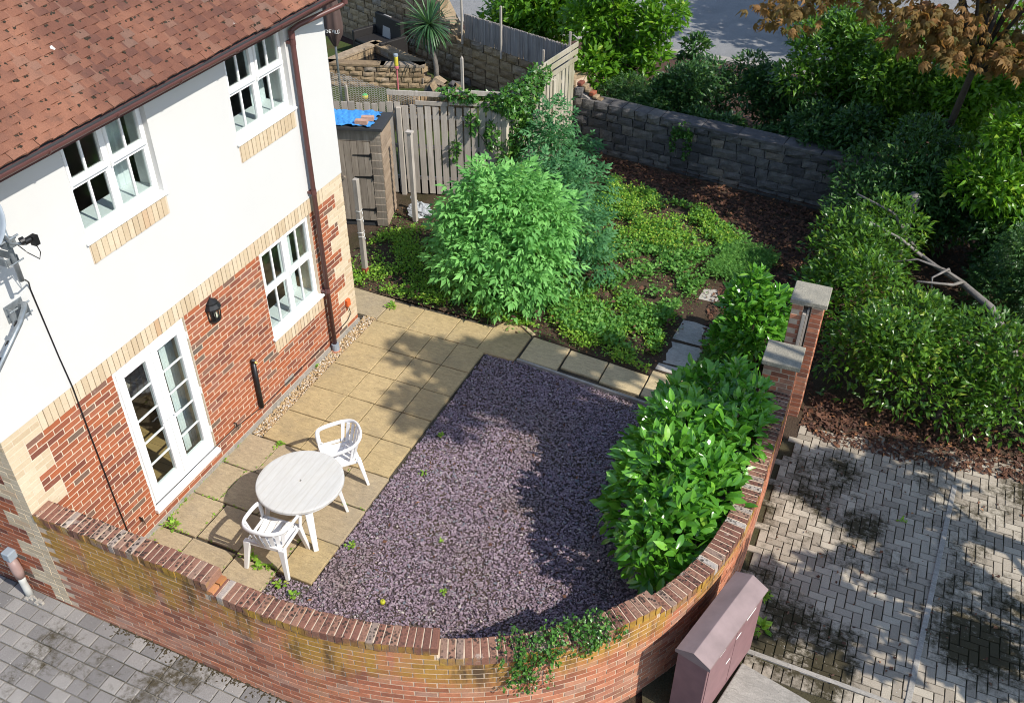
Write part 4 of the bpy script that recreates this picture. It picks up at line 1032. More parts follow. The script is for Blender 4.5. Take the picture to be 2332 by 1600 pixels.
# ================================================================== stone walls
def stone_tmpl(j=.06):
    V, F = [], []
    n = 4; g_ = np.linspace(-.5, .5, n)
    # pillowed face toward -y, boxy behind
    for i in range(n):
        for k in range(n):
            e = (1-(2*g_[i])**2)*(1-(2*g_[k])**2); V.append((g_[i]*(1-.02), -.5-.16*e*rng.uniform(.6, 1.4)-.05, g_[k]))
    V += [(-.5, .5, -.5), (.5, .5, -.5), (.5, .5, .5), (-.5, .5, .5)]
    V = np.array(V); V[:16, 0] += rng.uniform(-j*.5, j*.5, 16); V[:16, 2] += rng.uniform(-j, j, 16)
    for i in range(n-1):
        for k in range(n-1): a = i*n+k; F += [(a, a+n, a+n+1), (a, a+n+1, a+1)]
    bl, brr, tr, tl = 0, 12, 15, 3
    for (a, b, c, d) in ((bl, 16, 17, brr), (brr, 17, 18, tr), (tr, 18, 19, tl), (tl, 19, 16, bl), (16, 19, 18, 17)): F += [(a, b, c), (a, c, d)]
    return V, np.array(F)
ST = [stone_tmpl() for _ in range(8)]
def stone_wall(name, label, p0, p1, zbase, ztop, courses, lens, thick, mat, mmat, cop_from=None, seed=1):
    rr = np.random.default_rng(seed); p0, p1 = Vector(p0), Vector(p1); d = p1-p0; L = d.length; d /= L
    t = thing(name, label, 'wall', (p0.x, p0.y, 0), math.atan2(d.y, d.x))
    hs = rr.uniform(.8, 1.2, courses); zt = max(ztop(0), ztop(L/2), ztop(L)); hs = hs/hs.sum()*(zt-zbase); z = zbase
    n = 24; V = []; F = []
    for i in range(n+1):
        x = L*i/n; h = ztop(x)-.03; V += [(x, .03, zbase-.3), (x, thick-.03, zbase-.3), (x, thick-.03, h), (x, .03, h)]
        if i: k = 4*i; F += [(k-4, k, k+3, k-1), (k-1, k+3, k+2, k-2), (k-2, k+2, k+1, k-3)]
    F += [(0, 3, 2, 1), (4*n, 4*n+1, 4*n+2, 4*n+3)]; obj('wall_core', mesh_poly('wall_core', V, F, mmat), t)
    mes = [mesh_tri('stone', V, F, mat) for V, F in ST]
    for h in hs:
        x = -rr.uniform(0, .2)
        while x < L:
            l = rr.uniform(*lens); a, b = max(x, 0), min(x+l, L); xm = (a+b)/2
            if b-a > .08 and z+h*.5 < ztop(xm)+.02:
                dp = thick*.55 if z+h < ztop(xm)-.02 else thick*.98
                o = obj('stone', mes[rr.integers(8)], t, (xm, dp/2-.0+rr.uniform(-.012, .012), z+h/2+rr.normal(0, .004)), (rr.normal(0, .02), rr.normal(0, .015), 0), (b-a-.012, dp, h-.012))
            x += l
        z += h
    return t
p0s, p1s = (.86, 13.50), (8.6, 12.55)
sw = stone_wall('stone_wall', 'blackened coursed stone wall at the back of the garden', p0s, p1s, -.05, lambda x: 1.28-.5*x if x < .5 else (.98+.012*x), 7, (.24, .5), .34, M_STONE, mortar('dark stone mortar', (.34, .31, .28), (.2, .185, .175)), seed=3)
x = 2.0
while x < 7.6:   # flat coping slabs
    l = random.uniform(.7, 1.0); bevel(box('coping_stone', (x, -.05, .99+.012*x), (x+l-.015, .37, 1.06+.012*x), M_STONE, sw), .014); x += l
for k in range(7): bevel(box('rubble', (.02+.09*k, .05+.03*(k % 2), 1.3-.05*k-.02*(k % 2)), (.13+.09*k, .22+.03*(k % 2), 1.38-.055*k), M_STONEY if k % 3 else M_RED, sw), .02)
nw = stone_wall('neighbour_stone_wall', 'tall honey coloured stone wall behind the cordyline', (-9.5, 18.15), (-2.5, 15.18), .2, lambda x: 3.4 if x < 5.4 else 3.4-1.15*(x-5.4), 18, (.2, .42), .4, M_STONEY, mortar('stone mortar', (.3, .23, .15), (.2, .15, .1)), seed=5)
nw2 = stone_wall('neighbour_stone_wall', 'lower stone wall carrying the grey reed screen', (-2.5, 15.17), (.75, 13.83), .2, lambda x: 1.32, 6, (.28, .5), .4, M_STONEY, M_GMORTAR, seed=6)
# ================================================================== neighbour's things
def planter():
    t = thing('stone_pond', 'raised stone pond with dark water in the neighbouring yard', 'pond', (-4.3, 14.4, .3)); P = [(-.95, -.75), (.3, -.35), (1.15, .0), (-.55, .78)]; mes = [mesh_tri('stone', V, F, M_STONEY) for V, F in ST]
    for i in range(4):
        a, b = Vector(P[i]), Vector(P[(i+1) % 4]); d = b-a; L = d.length; d /= L; ang = math.atan2(d.y, d.x)
        for c in range(4):
            x = -.1 if c % 2 else 0
            while x < L:
                l = rng.uniform(.18, .34); m = a+d*(x+l/2); o = obj('stone', mes[rng.integers(8)], t, (m.x, m.y, .065+.125*c), (0, 0, ang), (l-.01, .2, .12)); x += l
        m = (a+b)/2; o = obj('coping_stone', mesh_tri('coping_stone', BOXV, BOXF, M_STONEY), t, (m.x, m.y, .525), (0, 0, ang), (L+.1, .26, .05))
    MB().prism([(p[0]*.92, p[1]*.92) for p in P], .05, .34).build('water', M_WATER, t)
planter()
def palm():
    t = thing('cordyline_palm', 'spiky green cordyline palm on a bare trunk in the neighbouring yard', 'palm', (-2.85, 14.45, .3))
    MB().tube([(0, 0, 0), (.02, -.01, .5), (-.04, -.03, 1.0), (-.09, -.05, 1.45)], [.07, .055, .05, .045], 10).build('trunk', M_BARKP, t, True)
    n = 7; V = []; F = []
    for i in range(n+1):
        s_ = i/n; w = .5*(.35+1.3*s_)*(1-s_)**.55 if s_ < 1 else 0
        V += [(-w, s_, .0), (0, s_, -.35*w), (w, s_, .0)]
    V = np.array(V)*np.array([.062, 1, .06])
    for bend in (0,): pass
    mesh = []
    for bend in (.15, .5, .9, 1.3):
        W_ = V.copy(); th = bend*V[:, 1]**1.3; W_[:, 1] = np.sin(np.minimum(th, 2))/max(bend, .01)*1.0 if bend > .2 else V[:, 1]; W_[:, 2] = V[:, 2]-(1-np.cos(th))/max(bend, .2)*.95
        F = []
        for i in range(n):
            for k in (0, 1): a = 3*i+k; F += [(a, a+1, a+4), (a, a+4, a+3)]
        mesh.append(mesh_tri('leaf', W_, np.array(F), F_PALM, None, True))
    for k in range(190):
        el = math.asin(rng.uniform(-.75, .98)); az = rng.uniform(0, 6.28); L = rng.uniform(.55, .78)
        m = mesh[min(3, max(0, int((1.1-math.sin(el))*1.8)))]
        o = obj('leaf', m, t, (-.09, -.05, 1.47), (el, 0, az), (L*1.2, L, L))
palm()
def parasol():
    t = thing('closed_parasol', 'folded brown parasol with white lettering in the neighbouring yard', 'parasol', (-3.93, 12.15, .3))
    MB().tube([(0, 0, 0), (0, 0, 3.0)], .025, 10).build('pole', M_GREYMETAL, t, True)
    V = []; F = []; n = 24; prof = [(1.58, .04), (1.7, .1), (1.85, .17), (2.0, .19), (2.3, .165), (2.7, .1), (2.95, .03)]
    for z, r in prof:
        for k in range(n):
            a = 2*math.pi*k/n; rr = r*(1+.16*math.sin(6*a)); V.append((rr*math.cos(a), rr*math.sin(a)*.8, z))
    for i in range(len(prof)-1):
        for k in range(n): F.append((i*n+k, i*n+(k+1) % n, (i+1)*n+(k+1) % n, (i+1)*n+k))
    obj('canopy', mesh_poly('canopy', V, F, M_BROWNCLOTH, True), t)
    cu = bpy.data.curves.new('lettering', 'FONT'); cu.body = 'DE VILLE'; cu.size = .1; cu.align_x = 'CENTER'; cu.extrude = .002
    tmp = bpy.data.objects.new('lettering', cu); COL.objects.link(tmp); dg = bpy.context.evaluated_depsgraph_get(); me = bpy.data.meshes.new_from_object(tmp.evaluated_get(dg)); bpy.data.objects.remove(tmp)
    me.materials.clear(); me.materials.append(M_WHITEPRINT)
    a = math.radians(-66); r = .2
    for v in me.vertices:     # wrap round the cloth
        th = a+v.co.x/r*.8; rr = r*(1+.16*math.sin(6*th))+.006+v.co.z
        v.co = (rr*math.cos(th), rr*math.sin(th)*.8, 1.9+v.co.y)
    obj('lettering', me, t)
parasol()
def sofa():
    t = thing('rattan_sofa', 'dark rattan garden sofa with a grey seat pad against the neighbouring wall', 'sofa', (-5.0, 15.55, .3), R(-25))
    b = MB(); b.box((-.5, -.35, .1), (.55, .35, .36)); b.box((-.5, .3, .36), (.55, .42, .95)); b.box((-.6, -.35, .1), (-.5, .42, .62)); b.box((.55, -.35, .1), (.65, .42, .62)); bevel(b.build('frame', M_RATTAN, t), .02)
    bevel(box('seat_pad', (-.48, -.33, .362), (.53, .28, .45), M_RATTAN, t), .03)
    bevel(MB().box((-.2, .2, .46), (.12, .26, 1.0)).build('back_pad', M_GREYCUSH, t, rot=(R(-8), 0, 0)), .02)
    for k in range(5): box('slat', (.2+.06*k, -.2, .455), (.235+.06*k, .22, .47), M_BLACK, t)
sofa()
def chicken_wire():
    t = thing('wire_netting', 'sagging chicken wire netting stretched behind the board fence', 'netting', (0, 0, 0)); c = .036; e = []
    Vs = []; F = []
    def surf(u, v): x = -3.3+u; return (x, 10.35+.30*(x+1.46)+.12*math.sin(u*2.1)+.05, 1.35+v*(1+.12*math.sin(u*1.7+.5))+.05*math.sin(u*3.3))
    nu, nv = int(2.3/(c*1.5)), int(.62/(c*.866))
    def edge(a, b):
        a, b = Vector(a), Vector(b); d = (b-a).normalized(); s1 = Vector((d.z, 0, -d.x)) if abs(d.y) < .99 else Vector((1, 0, 0)); s1.normalize(); s2 = d.cross(s1); w = .0042; n = len(Vs)
        for p in (a, b):
            for k in range(3): Vs.append(tuple(p+(s1*math.cos(k*2.094)+s2*math.sin(k*2.094))*w))
        for k in range(3): j = (k+1) % 3; F.append((n+k, n+j, n+3+j)); F.append((n+k, n+3+j, n+3+k))
    for i in range(nu):
        for j in range(nv):
            cx = i*1.5*c; cy = (j+.5*(i % 2))*c*1.732*.62
            P = [surf(cx+c*math.cos(a), cy+c*math.sin(a)*.62) for a in (0, math.pi/3, 2*math.pi/3, math.pi)]
            for a, b in zip(P, P[1:]): edge(a, b)
    o = obj('wire', mesh_tri('wire', np.array(Vs), np.array(F), M_WIRE), t); o['kind'] = 'stuff'
    for x, zt in ((-2.46, 1.98), (-.35, 2.62)):
        y = 10.42+.3*(x+1.46)+.06; st = MB(); st.box((x-.022, y-.02, .3), (x+.022, y+.02, zt)); st.add([(x-.022, y-.02, zt), (x+.022, y-.02, zt), (x+.022, y+.02, zt), (x-.022, y+.02, zt), (x, y, zt+.05)], [(0, 1, 4), (1, 2, 4), (2, 3, 4), (3, 0, 4)]); st.build('stake', M_FENCE, t)
chicken_wire()
t = thing('solar_torch', 'red pole with a yellow lamp head beside the stone pond', 'garden light', (-2.6, 12.3, .3))
MB().tube([(0, 0, 0), (0, 0, 1.25)], .016, 8).build('pole', M_PINK, t); MB().lathe([(.0, 1.25), (.045, 1.26), (.045, 1.3), (.03, 1.31)], 12).build('collar', M_PINK, t); MB().lathe([(.03, 1.31), (.042, 1.33), (.042, 1.5), (.03, 1.52)], 12).build('lamp', M_YELLOW, t); MB().lathe([(.0, 1.575), (.045, 1.56), (.05, 1.52), (.03, 1.518)], 12).build('lamp_cap', M_GREYPLASTIC, t)
t = thing('toy_ball', 'small red green and yellow ball hanging by the netting', 'ball', (-2.72, 11.2, 1.36))
for k, mm in enumerate((M_PINK, M_YELLOW, plain('green ball', (.05, .4, .1), .4))): 
    MB().lathe([(.065*math.cos(a), .065*math.sin(a)) for a in np.linspace(-1.57+k*1.047, -.523+k*1.047, 6)], 14).build('ball_panel', mm, t, True)
t = thing('rockery', 'low rockery of mossy boulders at the foot of the cordyline', 'rockery', (-2.6, 14.2, .3))
for k in range(9):
    o = obj('boulder', mesh_tri('boulder', *pebble_tmpl(), M_STONE if k % 2 else M_STONEY, None, False), t, (rng.uniform(-.5, .5), rng.uniform(-.5, .3), .12), (rng.uniform(0, 3), 0, rng.uniform(0, 6)), (rng.uniform(.3, .5),)*3)
t = thing('rubble_sack', 'crumpled grey plastic rubble sack on the ground by the shed', 'sack', (-.72, 9.62, 0))
V, F = [], []; n, m = 10, 18
for i in range(n+1):
    a = math.pi/2*i/n
    for k in range(m): b_ = 2*math.pi*k/m; r = 1+.14*math.sin(3*b_+i)+.1*math.sin(7*b_-2*i)+rng.normal(0, .03); V.append((.26*r*math.cos(a)*math.cos(b_), .19*r*math.cos(a)*math.sin(b_), .2*math.sin(a)*(1+.15*math.sin(5*b_+i*.8))))
for i in range(n):
    for k in range(m): F.append((i*m+k, i*m+(k+1) % m, (i+1)*m+(k+1) % m, (i+1)*m+k))
obj('sack_body', mesh_poly('sack_body', V, F, M_BAG), t); MB().tube([(-.1, .05, .15), (-.16, .07, .25), (-.22, .06, .27)], [.05, .03, .05], 8).build('sack_neck', M_BAG, t)

# ================================================================== table and chairs
def table():
    t = thing('garden_table', 'round white plastic garden table with a parasol hole on the patio', 'table', (1.645, 2.205, 0))
    rr = .525
    MB().lathe([(.018, .69), (.018, .722), (rr-.03, .722), (rr-.008, .719), (rr, .71), (rr, .68), (rr-.01, .675), (rr-.012, .7), (.018, .7)], 64).build('table_top', M_TABLETOP, t)
    MB().lathe([(rr-.05, .62), (rr-.05, .7), (rr-.058, .7), (rr-.058, .62)], 48).build('apron', M_PLASTIC, t)
    for a in (45, 135, 225, 315):
        c, s_ = math.cos(R(a)), math.sin(R(a)); l = MB()
        for u, (r, z, w, d) in enumerate(((.39, .69, .05, .03), (.5, .0, .03, .018))):
            l.V += [(r*c+w*ex*-s_+d*ey*c, r*s_+w*ex*c+d*ey*s_, z) for ex, ey in ((-1, -1), (1, -1), (1, 1), (-1, 1))]
        l.F = [(0, 1, 2, 3), (7, 6, 5, 4)]+[(i, 4+i, 4+(i+1) % 4, (i+1) % 4) for i in range(4)]; bevel(l.build('leg', M_PLASTIC, t), .008)
table()
def chair(loc, rz, label):
    t = thing('garden_chair', label, 'chair', (*loc, 0), rz, 'white plastic patio chairs')
    for k in range(5):    # slatted seat, slightly dished
        x0, x1 = -.225+.09*k+.006, -.225+.09*(k+1)-.006; V = []; F = []; n = 6
        for i in range(n+1):
            y = -.2+.42*i/n; z = .425-.03*math.sin(math.pi*min(1, i/n*1.1))+(.012 if i == 0 else 0)-(.02 if i == n else 0); w = .86+.14*i/n
            V += [(x0*w, y, z), (x1*w, y, z), (x1*w, y, z-.016), (x0*w, y, z-.016)]
            if i: q = 4*i; F += [(q-4, q-3, q+1, q), (q-2, q-1, q+3, q+2), (q-3, q-2, q+2, q+1), (q-1, q-4, q, q+3)]
        F += [(0, 3, 2, 1), (4*n, 4*n+1, 4*n+2, 4*n+3)]; obj('seat_slat', mesh_poly('seat_slat', V, F, M_PLASTIC), t)
    rim = MB(); rim.box((-.245, -.21, .385), (-.222, .22, .43)); rim.box((.222, -.21, .385), (.245, .22, .43)); rim.box((-.222, .2, .37), (.222, .222, .425)); rim.box((-.222, -.215, .385), (.222, -.195, .44)); bevel(rim.build('seat_rim', M_PLASTIC, t), .008)
    key = [(-.25, .19, .42), (-.262, .2, .55), (-.27, .18, .635), (-.275, .1, .66), (-.275, -.03, .672), (-.255, -.15, .69), (-.19, -.245, .72), (-.1, -.29, .74), (0, -.3, .745)]
    key = key+[(-x, y, z) for x, y, z in key[-2::-1]]; pts = []
    for i in range(len(key)-1):
        p0, p1, p2, p3 = [Vector(key[min(max(j, 0), len(key)-1)]) for j in (i-1, i, i+1, i+2)]
        for u in (0, .25, .5, .75): pts.append(.5*((2*p1)+(p2-p0)*u+(2*p0-5*p1+4*p2-p3)*u*u+(3*p1-p0-3*p2+p3)*u**3))
    pts.append(Vector(key[-1])); a = MB(); a.tube(pts, .03, 10, flat=(.55, 1.0)); arm = a.build('arm_hoop', M_PLASTIC, t, True)
    for k in range(9):    # back slats under the hoop
        th = R(-62+15.5*k); r0, r1 = .215, .275
        b0 = Vector((r0*math.sin(th)*1.02, -.0-r0*math.cos(th)*1.0+.0, .42)); b1 = Vector((r1*math.sin(th), -.01-r1*math.cos(th)*1.05, .715-.03*abs(math.sin(th)))); tan = Vector((math.cos(th), math.sin(th), 0)); nr = Vector((math.sin(th), -math.cos(th), 0))
        w = .024; V = [b0-tan*w*.85-nr*.005, b0+tan*w*.85-nr*.005, b0+tan*w*.85+nr*.005, b0-tan*w*.85+nr*.005, b1-tan*w-nr*.005, b1+tan*w-nr*.005, b1+tan*w+nr*.005, b1-tan*w+nr*.005]
        obj('back_slat', mesh_poly('back_slat', V, [(0, 3, 2, 1), (4, 5, 6, 7), (0, 1, 5, 4), (1, 2, 6, 5), (2, 3, 7, 6), (3, 0, 4, 7)], M_PLASTIC), t)
    for sx, sy in ((-1, 1), (1, 1), (-1, -1), (1, -1)):
        top = Vector((.225*sx, .185*sy-.01, .43)); bot = Vector((.275*sx, .235*sy+(-.03 if sy < 0 else 0), 0)); V = []
        for p, w, d in ((top, .045, .03), (top.lerp(bot, .3), .034, .026), (bot, .026, .018)): V += [(p.x+w*a_, p.y+d*b_+0, p.z) for a_, b_ in ((-1, -1), (1, -1), (1, 1), (-1, 1))]
        F = [(0, 1, 2, 3), (11, 10, 9, 8)]+[(l+i, l+4+i, l+4+(i+1) % 4, l+(i+1) % 4) for l in (0, 4) for i in range(4)]
        bevel(obj('leg', mesh_poly('leg', V, F, M_PLASTIC), t), .007)
chair((1.64, 1.59), R(5), 'white plastic slatted armchair nearest the garden wall facing the table')
chair((1.62, 3.06), R(137), 'white plastic armchair on the far side of the round table')
t = thing('windfall_apple', 'small yellow green apple lying on the slate chippings', 'apple', (3.11, 1.51, -.02)); MB().lathe([(.0, .0), (.018, .002), (.03, .018), (.033, .034), (.026, .052), (.012, .058), (.004, .052)], 16).build('fruit', M_APPLE, t, True); MB().tube([(0, 0, .05), (.004, 0, .068)], .002, 5).build('stalk', M_BARK, t)
# ================================================================== vegetation
def leaf_simple(w=.22, fold=.06, droop=.12):      # folded diamond, 4 triangles
    V = np.array([(0, 0, 0), (-w, .42, fold), (0, .5, 0), (w, .42, fold), (0, 1, -droop)]); return V, np.array([(0, 2, 1), (0, 3, 2), (1, 2, 4), (2, 3, 4)])
def leaf_lance(w=.17, fold=.05, droop=.18, n=5):
    V = []; F = []
    for i in range(n+1):
        s_ = i/n; ww = w*math.sin(math.pi*min(1, s_*.93+.05))**.75 if 0 < s_ < 1 else .004; z = -droop*s_*s_
        V += [(-ww, s_, z+fold*ww/w), (0, s_, z), (ww, s_, z+fold*ww/w)]
    for i in range(n):
        for k in (0, 1): a = 3*i+k; F += [(a, a+1, a+4), (a, a+4, a+3)]
    return np.array(V), np.array(F)
def xf(t, M, p=(0, 0, 0)): return (t[0]@np.array(M).T+np.array(p), t[1])
def join(ts):
    VV, FF, n = [], [], 0
    for V, F in ts: VV.append(V); FF.append(F+n); n += len(V)
    return np.concatenate(VV), np.concatenate(FF)
def rz_(a): return np.array([(math.cos(a), -math.sin(a), 0), (math.sin(a), math.cos(a), 0), (0, 0, 1)])
def rx_(a): return np.array([(1, 0, 0), (0, math.cos(a), -math.sin(a)), (0, math.sin(a), math.cos(a))])
def pinnate(pairs=3, drop=.35):
    out = []; lf = leaf_simple(.2, .05, .16)
    for i in range(pairs):
        y = .25+.5*i/max(1, pairs-1); z = -drop*y*y; L = .42*(1-.12*abs(i-1))
        for s_ in (-1, 1): out.append(xf(lf, rz_(-s_*(1.05-.12*i))@rx_(-.25-.3*y)*L, (0, y, z)))
    out.append(xf(lf, rx_(-.7*drop-.25)*.45, (0, .82, -drop*.67))); return join(out)
def palmate(n=5):
    lf = leaf_simple(.19, .03, .3); return join([xf(lf, rz_(a)@rx_(-.55)*(1-.3*abs(a)/1.6)) for a in np.linspace(-1.7, 1.7, n)])
def shoot(n=7, up=.9):
    lf = leaf_lance(); out = []
    for k in range(n):
        a = k*2.4; e = .25+.9*(k/n); out.append(xf(lf, rz_(a)@rx_(e)*(1-.25*k/n), (0, 0, .08*k)))
    return join(out)
T_SIMPLE = [leaf_simple(w, f, d) for w, f, d in ((.2, .05, .1), (.24, .07, .2), (.17, .03, .3))]
T_ROUND = [leaf_simple(w, f, d) for w, f, d in ((.42, .07, .08), (.36, .1, .16), (.4, .04, .25))]
T_LANCE = [leaf_lance(.2, .05, d, 4) for d in (.08, .2, .32)]
T_PINN = [pinnate(3, d) for d in (.2, .4, .6)]+[pinnate(2, .3)]
T_PALM = [palmate(5), palmate(7)]
def frames(D, roll=None, N=None):
    """rotation matrices whose y axis is D and whose z axis leans up (or to N)"""
    D = D/np.linalg.norm(D, axis=1)[:, None]; up_ = np.tile((0, 0, 1.), (len(D), 1)) if N is None else N
    X = np.cross(D, up_); X += rng.normal(0, .05, X.shape); X /= np.linalg.norm(X, axis=1)[:, None]; Z = np.cross(X, D)
    if roll is not None:
        c, s_ = np.cos(roll)[:, None], np.sin(roll)[:, None]; X, Z = X*c+Z*s_, Z*c-X*s_
    return np.stack([X, D, Z], 2)
def lobe_points(lobes, n, shell=.45, below=.35):
    """points through the outer part of some ellipsoids, with outward normals"""
    lobes = np.array(lobes, float); w = (lobes[:, 3]*lobes[:, 4]+lobes[:, 3]*lobes[:, 5]); k = rng.choice(len(lobes), n, p=w/w.sum())
    d = rng.normal(0, 1, (n, 3)); d /= np.linalg.norm(d, axis=1)[:, None]
    flip = (d[:, 2] < -.2) & (rng.random(n) > below); d[flip, 2] *= -1
    r = 1-shell*rng.random(n)**1.6+rng.normal(0, .05, n)
    return lobes[k, :3]+d*lobes[k, 3:6]*r[:, None], d/np.linalg.norm(d, axis=1)[:, None]
def make_leaves(name, parent, tm, lobes, n, size, mat, shell=.45, lean=(.8, .35, .55), below=.35, zmin=None, single=0, single_mesh=None, roll=.6):
    P, Nn = lobe_points(lobes, n, shell, below)
    D = Nn*lean[0]+np.array([0, 0, lean[1]])+rng.normal(0, lean[2], (n, 3))
    if zmin is not None:
        k = P[:, 2] > zmin; P, D = P[k], D[k]
    n = len(P); s_ = rng.uniform(size[0], size[1], n); Rm = frames(D, rng.normal(0, roll, n)); off = np.array(parent.location) if parent is not None else np.zeros(3)
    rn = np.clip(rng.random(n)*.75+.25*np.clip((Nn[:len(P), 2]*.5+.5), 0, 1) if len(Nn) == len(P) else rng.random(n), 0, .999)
    if single:      # the leaves that show largest are objects of their own
        sc = in_view(P)/np.linalg.norm(P-CAM, axis=1)**2*(1+.0*P[:, 2]); front = -(P-CAM)@fwd; order = np.argsort(-(sc*1e3+.02*front)); one = order[:single]; rest = order[single:]
        mes = [mesh_tri('leaf', V, F, mat, None, True) for V, F in tm]
        for i in one:
            M = np.eye(4); M[:3, :3] = Rm[i]*s_[i]; M[:3, 3] = P[i]-off; o = bpy.data.objects.new('leaf', mes[rng.integers(len(mes))]); link(o, parent); o.matrix_local = Matrix(M.tolist())
        P, Rm, s_, rn = P[rest], Rm[rest], s_[rest], rn[rest]
    return multi(name, tm, Rm*s_[:, None, None], P-off, mat, parent, rn, False, stuff=bool(single))
def limbs(parent, base, targets, r0, mat, name='trunk', fork=.45):
    b = MB(); off = Vector(parent.location); base = Vector(base); top = sum((Vector(t) for t in targets), Vector())/len(targets); mid = base.lerp(top, fork); mid.z = max(mid.z, base.z+.3)
    b.tube([base-off, base.lerp(mid, .5)+Vector((rng.normal(0, .05), rng.normal(0, .05), 0))-off, mid-off, mid.lerp(top, .5)-off], [r0, r0*.85, r0*.7, r0*.4], 9)
    for t in targets:
        t = Vector(t); m2 = mid.lerp(t, .5)+Vector((rng.normal(0, .1), rng.normal(0, .1), rng.uniform(.0, .15))); b.tube([mid-off, m2-off, t-off], [r0*.5, r0*.3, r0*.12], 6)
    return b.build(name, mat, parent, True)
def crown_lobes(c, rad, n, lr, seed):
    rr = np.random.default_rng(seed); out = []
    for _ in range(n):
        d = rr.normal(0, 1, 3); d /= np.linalg.norm(d); r = rr.uniform(.25, .95); p = np.array(c)+d*np.array(rad)*r; s_ = rr.uniform(*lr); out.append((*p, s_, s_, s_*rr.uniform(.6, .85)))
    return out
def tree(name, label, cat, base, c, rad, n_l, lr, n, size, tm, mat, r0=.08, bark=M_BARK, seed=1, lean=(.7, .2, .6), group=None, shell=.5, below=.45, nlimb=9, zmin=.05):
    t = thing(name, label, cat, base, 0, group); L = crown_lobes(c, rad, n_l, lr, seed)
    limbs(t, base, [l[:3] for l in L[:nlimb]], r0, bark); make_leaves('crown', t, tm, L, n, size, mat, shell, lean, below, zmin=zmin); return t

# elder in the middle of the garden
el = thing('elder_bush', 'big pale green elder bush in the middle of the overgrown garden', 'bush', (2.05, 7.75, 0))
EL = [(1.75, 8.0, .95, .95, .85, .8), (1.35, 7.9, 1.45, .6, .55, .55), (1.75, 8.15, 1.75, .6, .55, .5), (2.2, 8.1, 1.45, .65, .6, .6), (1.05, 8.0, .8, .55, .5, .6), (2.0, 7.55, .75, .7, .5, .6), (1.4, 7.5, .55, .6, .45, .5), (2.45, 7.8, .75, .5, .5, .65), (2.0, 7.4, .3, .7, .3, .35), (.7, 8.25, .45, .4, .35, .4), (1.45, 8.05, 2.1, .3, .3, .22), (2.05, 8.3, 1.95, .3, .3, .25), (2.45, 8.4, 1.2, .5, .5, .5)]
EL = [(1.62+(x-1.62)*.88, 7.9+(y-7.9)*.9, z*.87, a*.9, b*.9, c*.88) for x, y, z, a, b, c in EL]
limbs(el, (2.05, 7.75, 0), [l[:3] for l in EL[:8]], .06, M_BARKP, 'stems', .2)
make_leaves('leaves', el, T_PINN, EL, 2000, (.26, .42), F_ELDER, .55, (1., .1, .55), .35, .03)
eb = thing('elder_bush', 'elder thicket with shade put into its leaf colour leaning against the pale elder and the fence corner', 'bush', (2.2, 9.6, 0))
EB = [(2.5, 9.0, .6, .6, .6, .6), (2.85, 8.6, .45, .45, .5, .45), (1.9, 9.7, .75, .6, .6, .7), (2.1, 10.4, .55, .55, .55, .55), (1.3, 11.0, .8, .5, .5, .7), (1.15, 11.5, 1.35, .28, .45, .4), (1.5, 11.8, .5, .4, .5, .5)]
limbs(eb, (2.2, 9.6, 0), [l[:3] for l in EB], .05, M_BARKP, 'stems', .2)
make_leaves('leaves', eb, T_PINN, EB, 1300, (.2, .34), F_ELDERSHADE, .45, (.9, .1, .5), .35, .03)

# cherry laurels
la = thing('cherry_laurel', 'large glossy cherry laurel spilling over the curved brick wall', 'shrub', (5.85, 3.9, 0))
LA = [(5.95, 3.0, .75, .5, .55, .7), (5.75, 3.7, .85, .6, .6, .75), (5.75, 4.4, .9, .62, .6, .7), (5.9, 5.1, .85, .6, .6, .65), (6.25, 4.6, 1.15, .4, .6, .4), (6.2, 3.7, 1.05, .4, .5, .4), (5.5, 3.6, .45, .45, .5, .45), (6.1, 2.75, .45, .3, .3, .4), (5.45, 5.2, .7, .35, .4, .5), (5.35, 4.3, .6, .35, .5, .45), (5.55, 5.3, 1.15, .16, .16, .3), (6.05, 5.4, 1.3, .16, .16, .3), (6.35, 5.1, 1.35, .16, .2, .25)]
limbs(la, (5.85, 3.9, 0), [l[:3] for l in LA], .05, M_BARK, 'stems', .2)
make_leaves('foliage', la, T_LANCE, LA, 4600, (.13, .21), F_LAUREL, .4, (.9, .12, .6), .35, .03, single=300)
lb_ = thing('cherry_laurel', 'smaller cherry laurel beside the tall gate pier', 'shrub', (5.85, 7.7, 0))
LB = [(5.85, 7.7, .6, .48, .48, .55), (5.75, 7.75, .95, .32, .32, .35), (5.95, 7.5, .5, .45, .4, .45), (6.1, 7.9, .8, .3, .3, .35), (5.8, 7.85, 1.2, .16, .16, .25), (5.65, 7.5, .3, .35, .35, .3)]
limbs(lb_, (5.85, 7.7, 0), [l[:3] for l in LB], .035, M_BARK, 'stems', .2)
make_leaves('foliage', lb_, T_LANCE, LB, 1800, (.11, .18), F_LAUREL, .4, (.9, .15, .6), .35, .03, single=150)

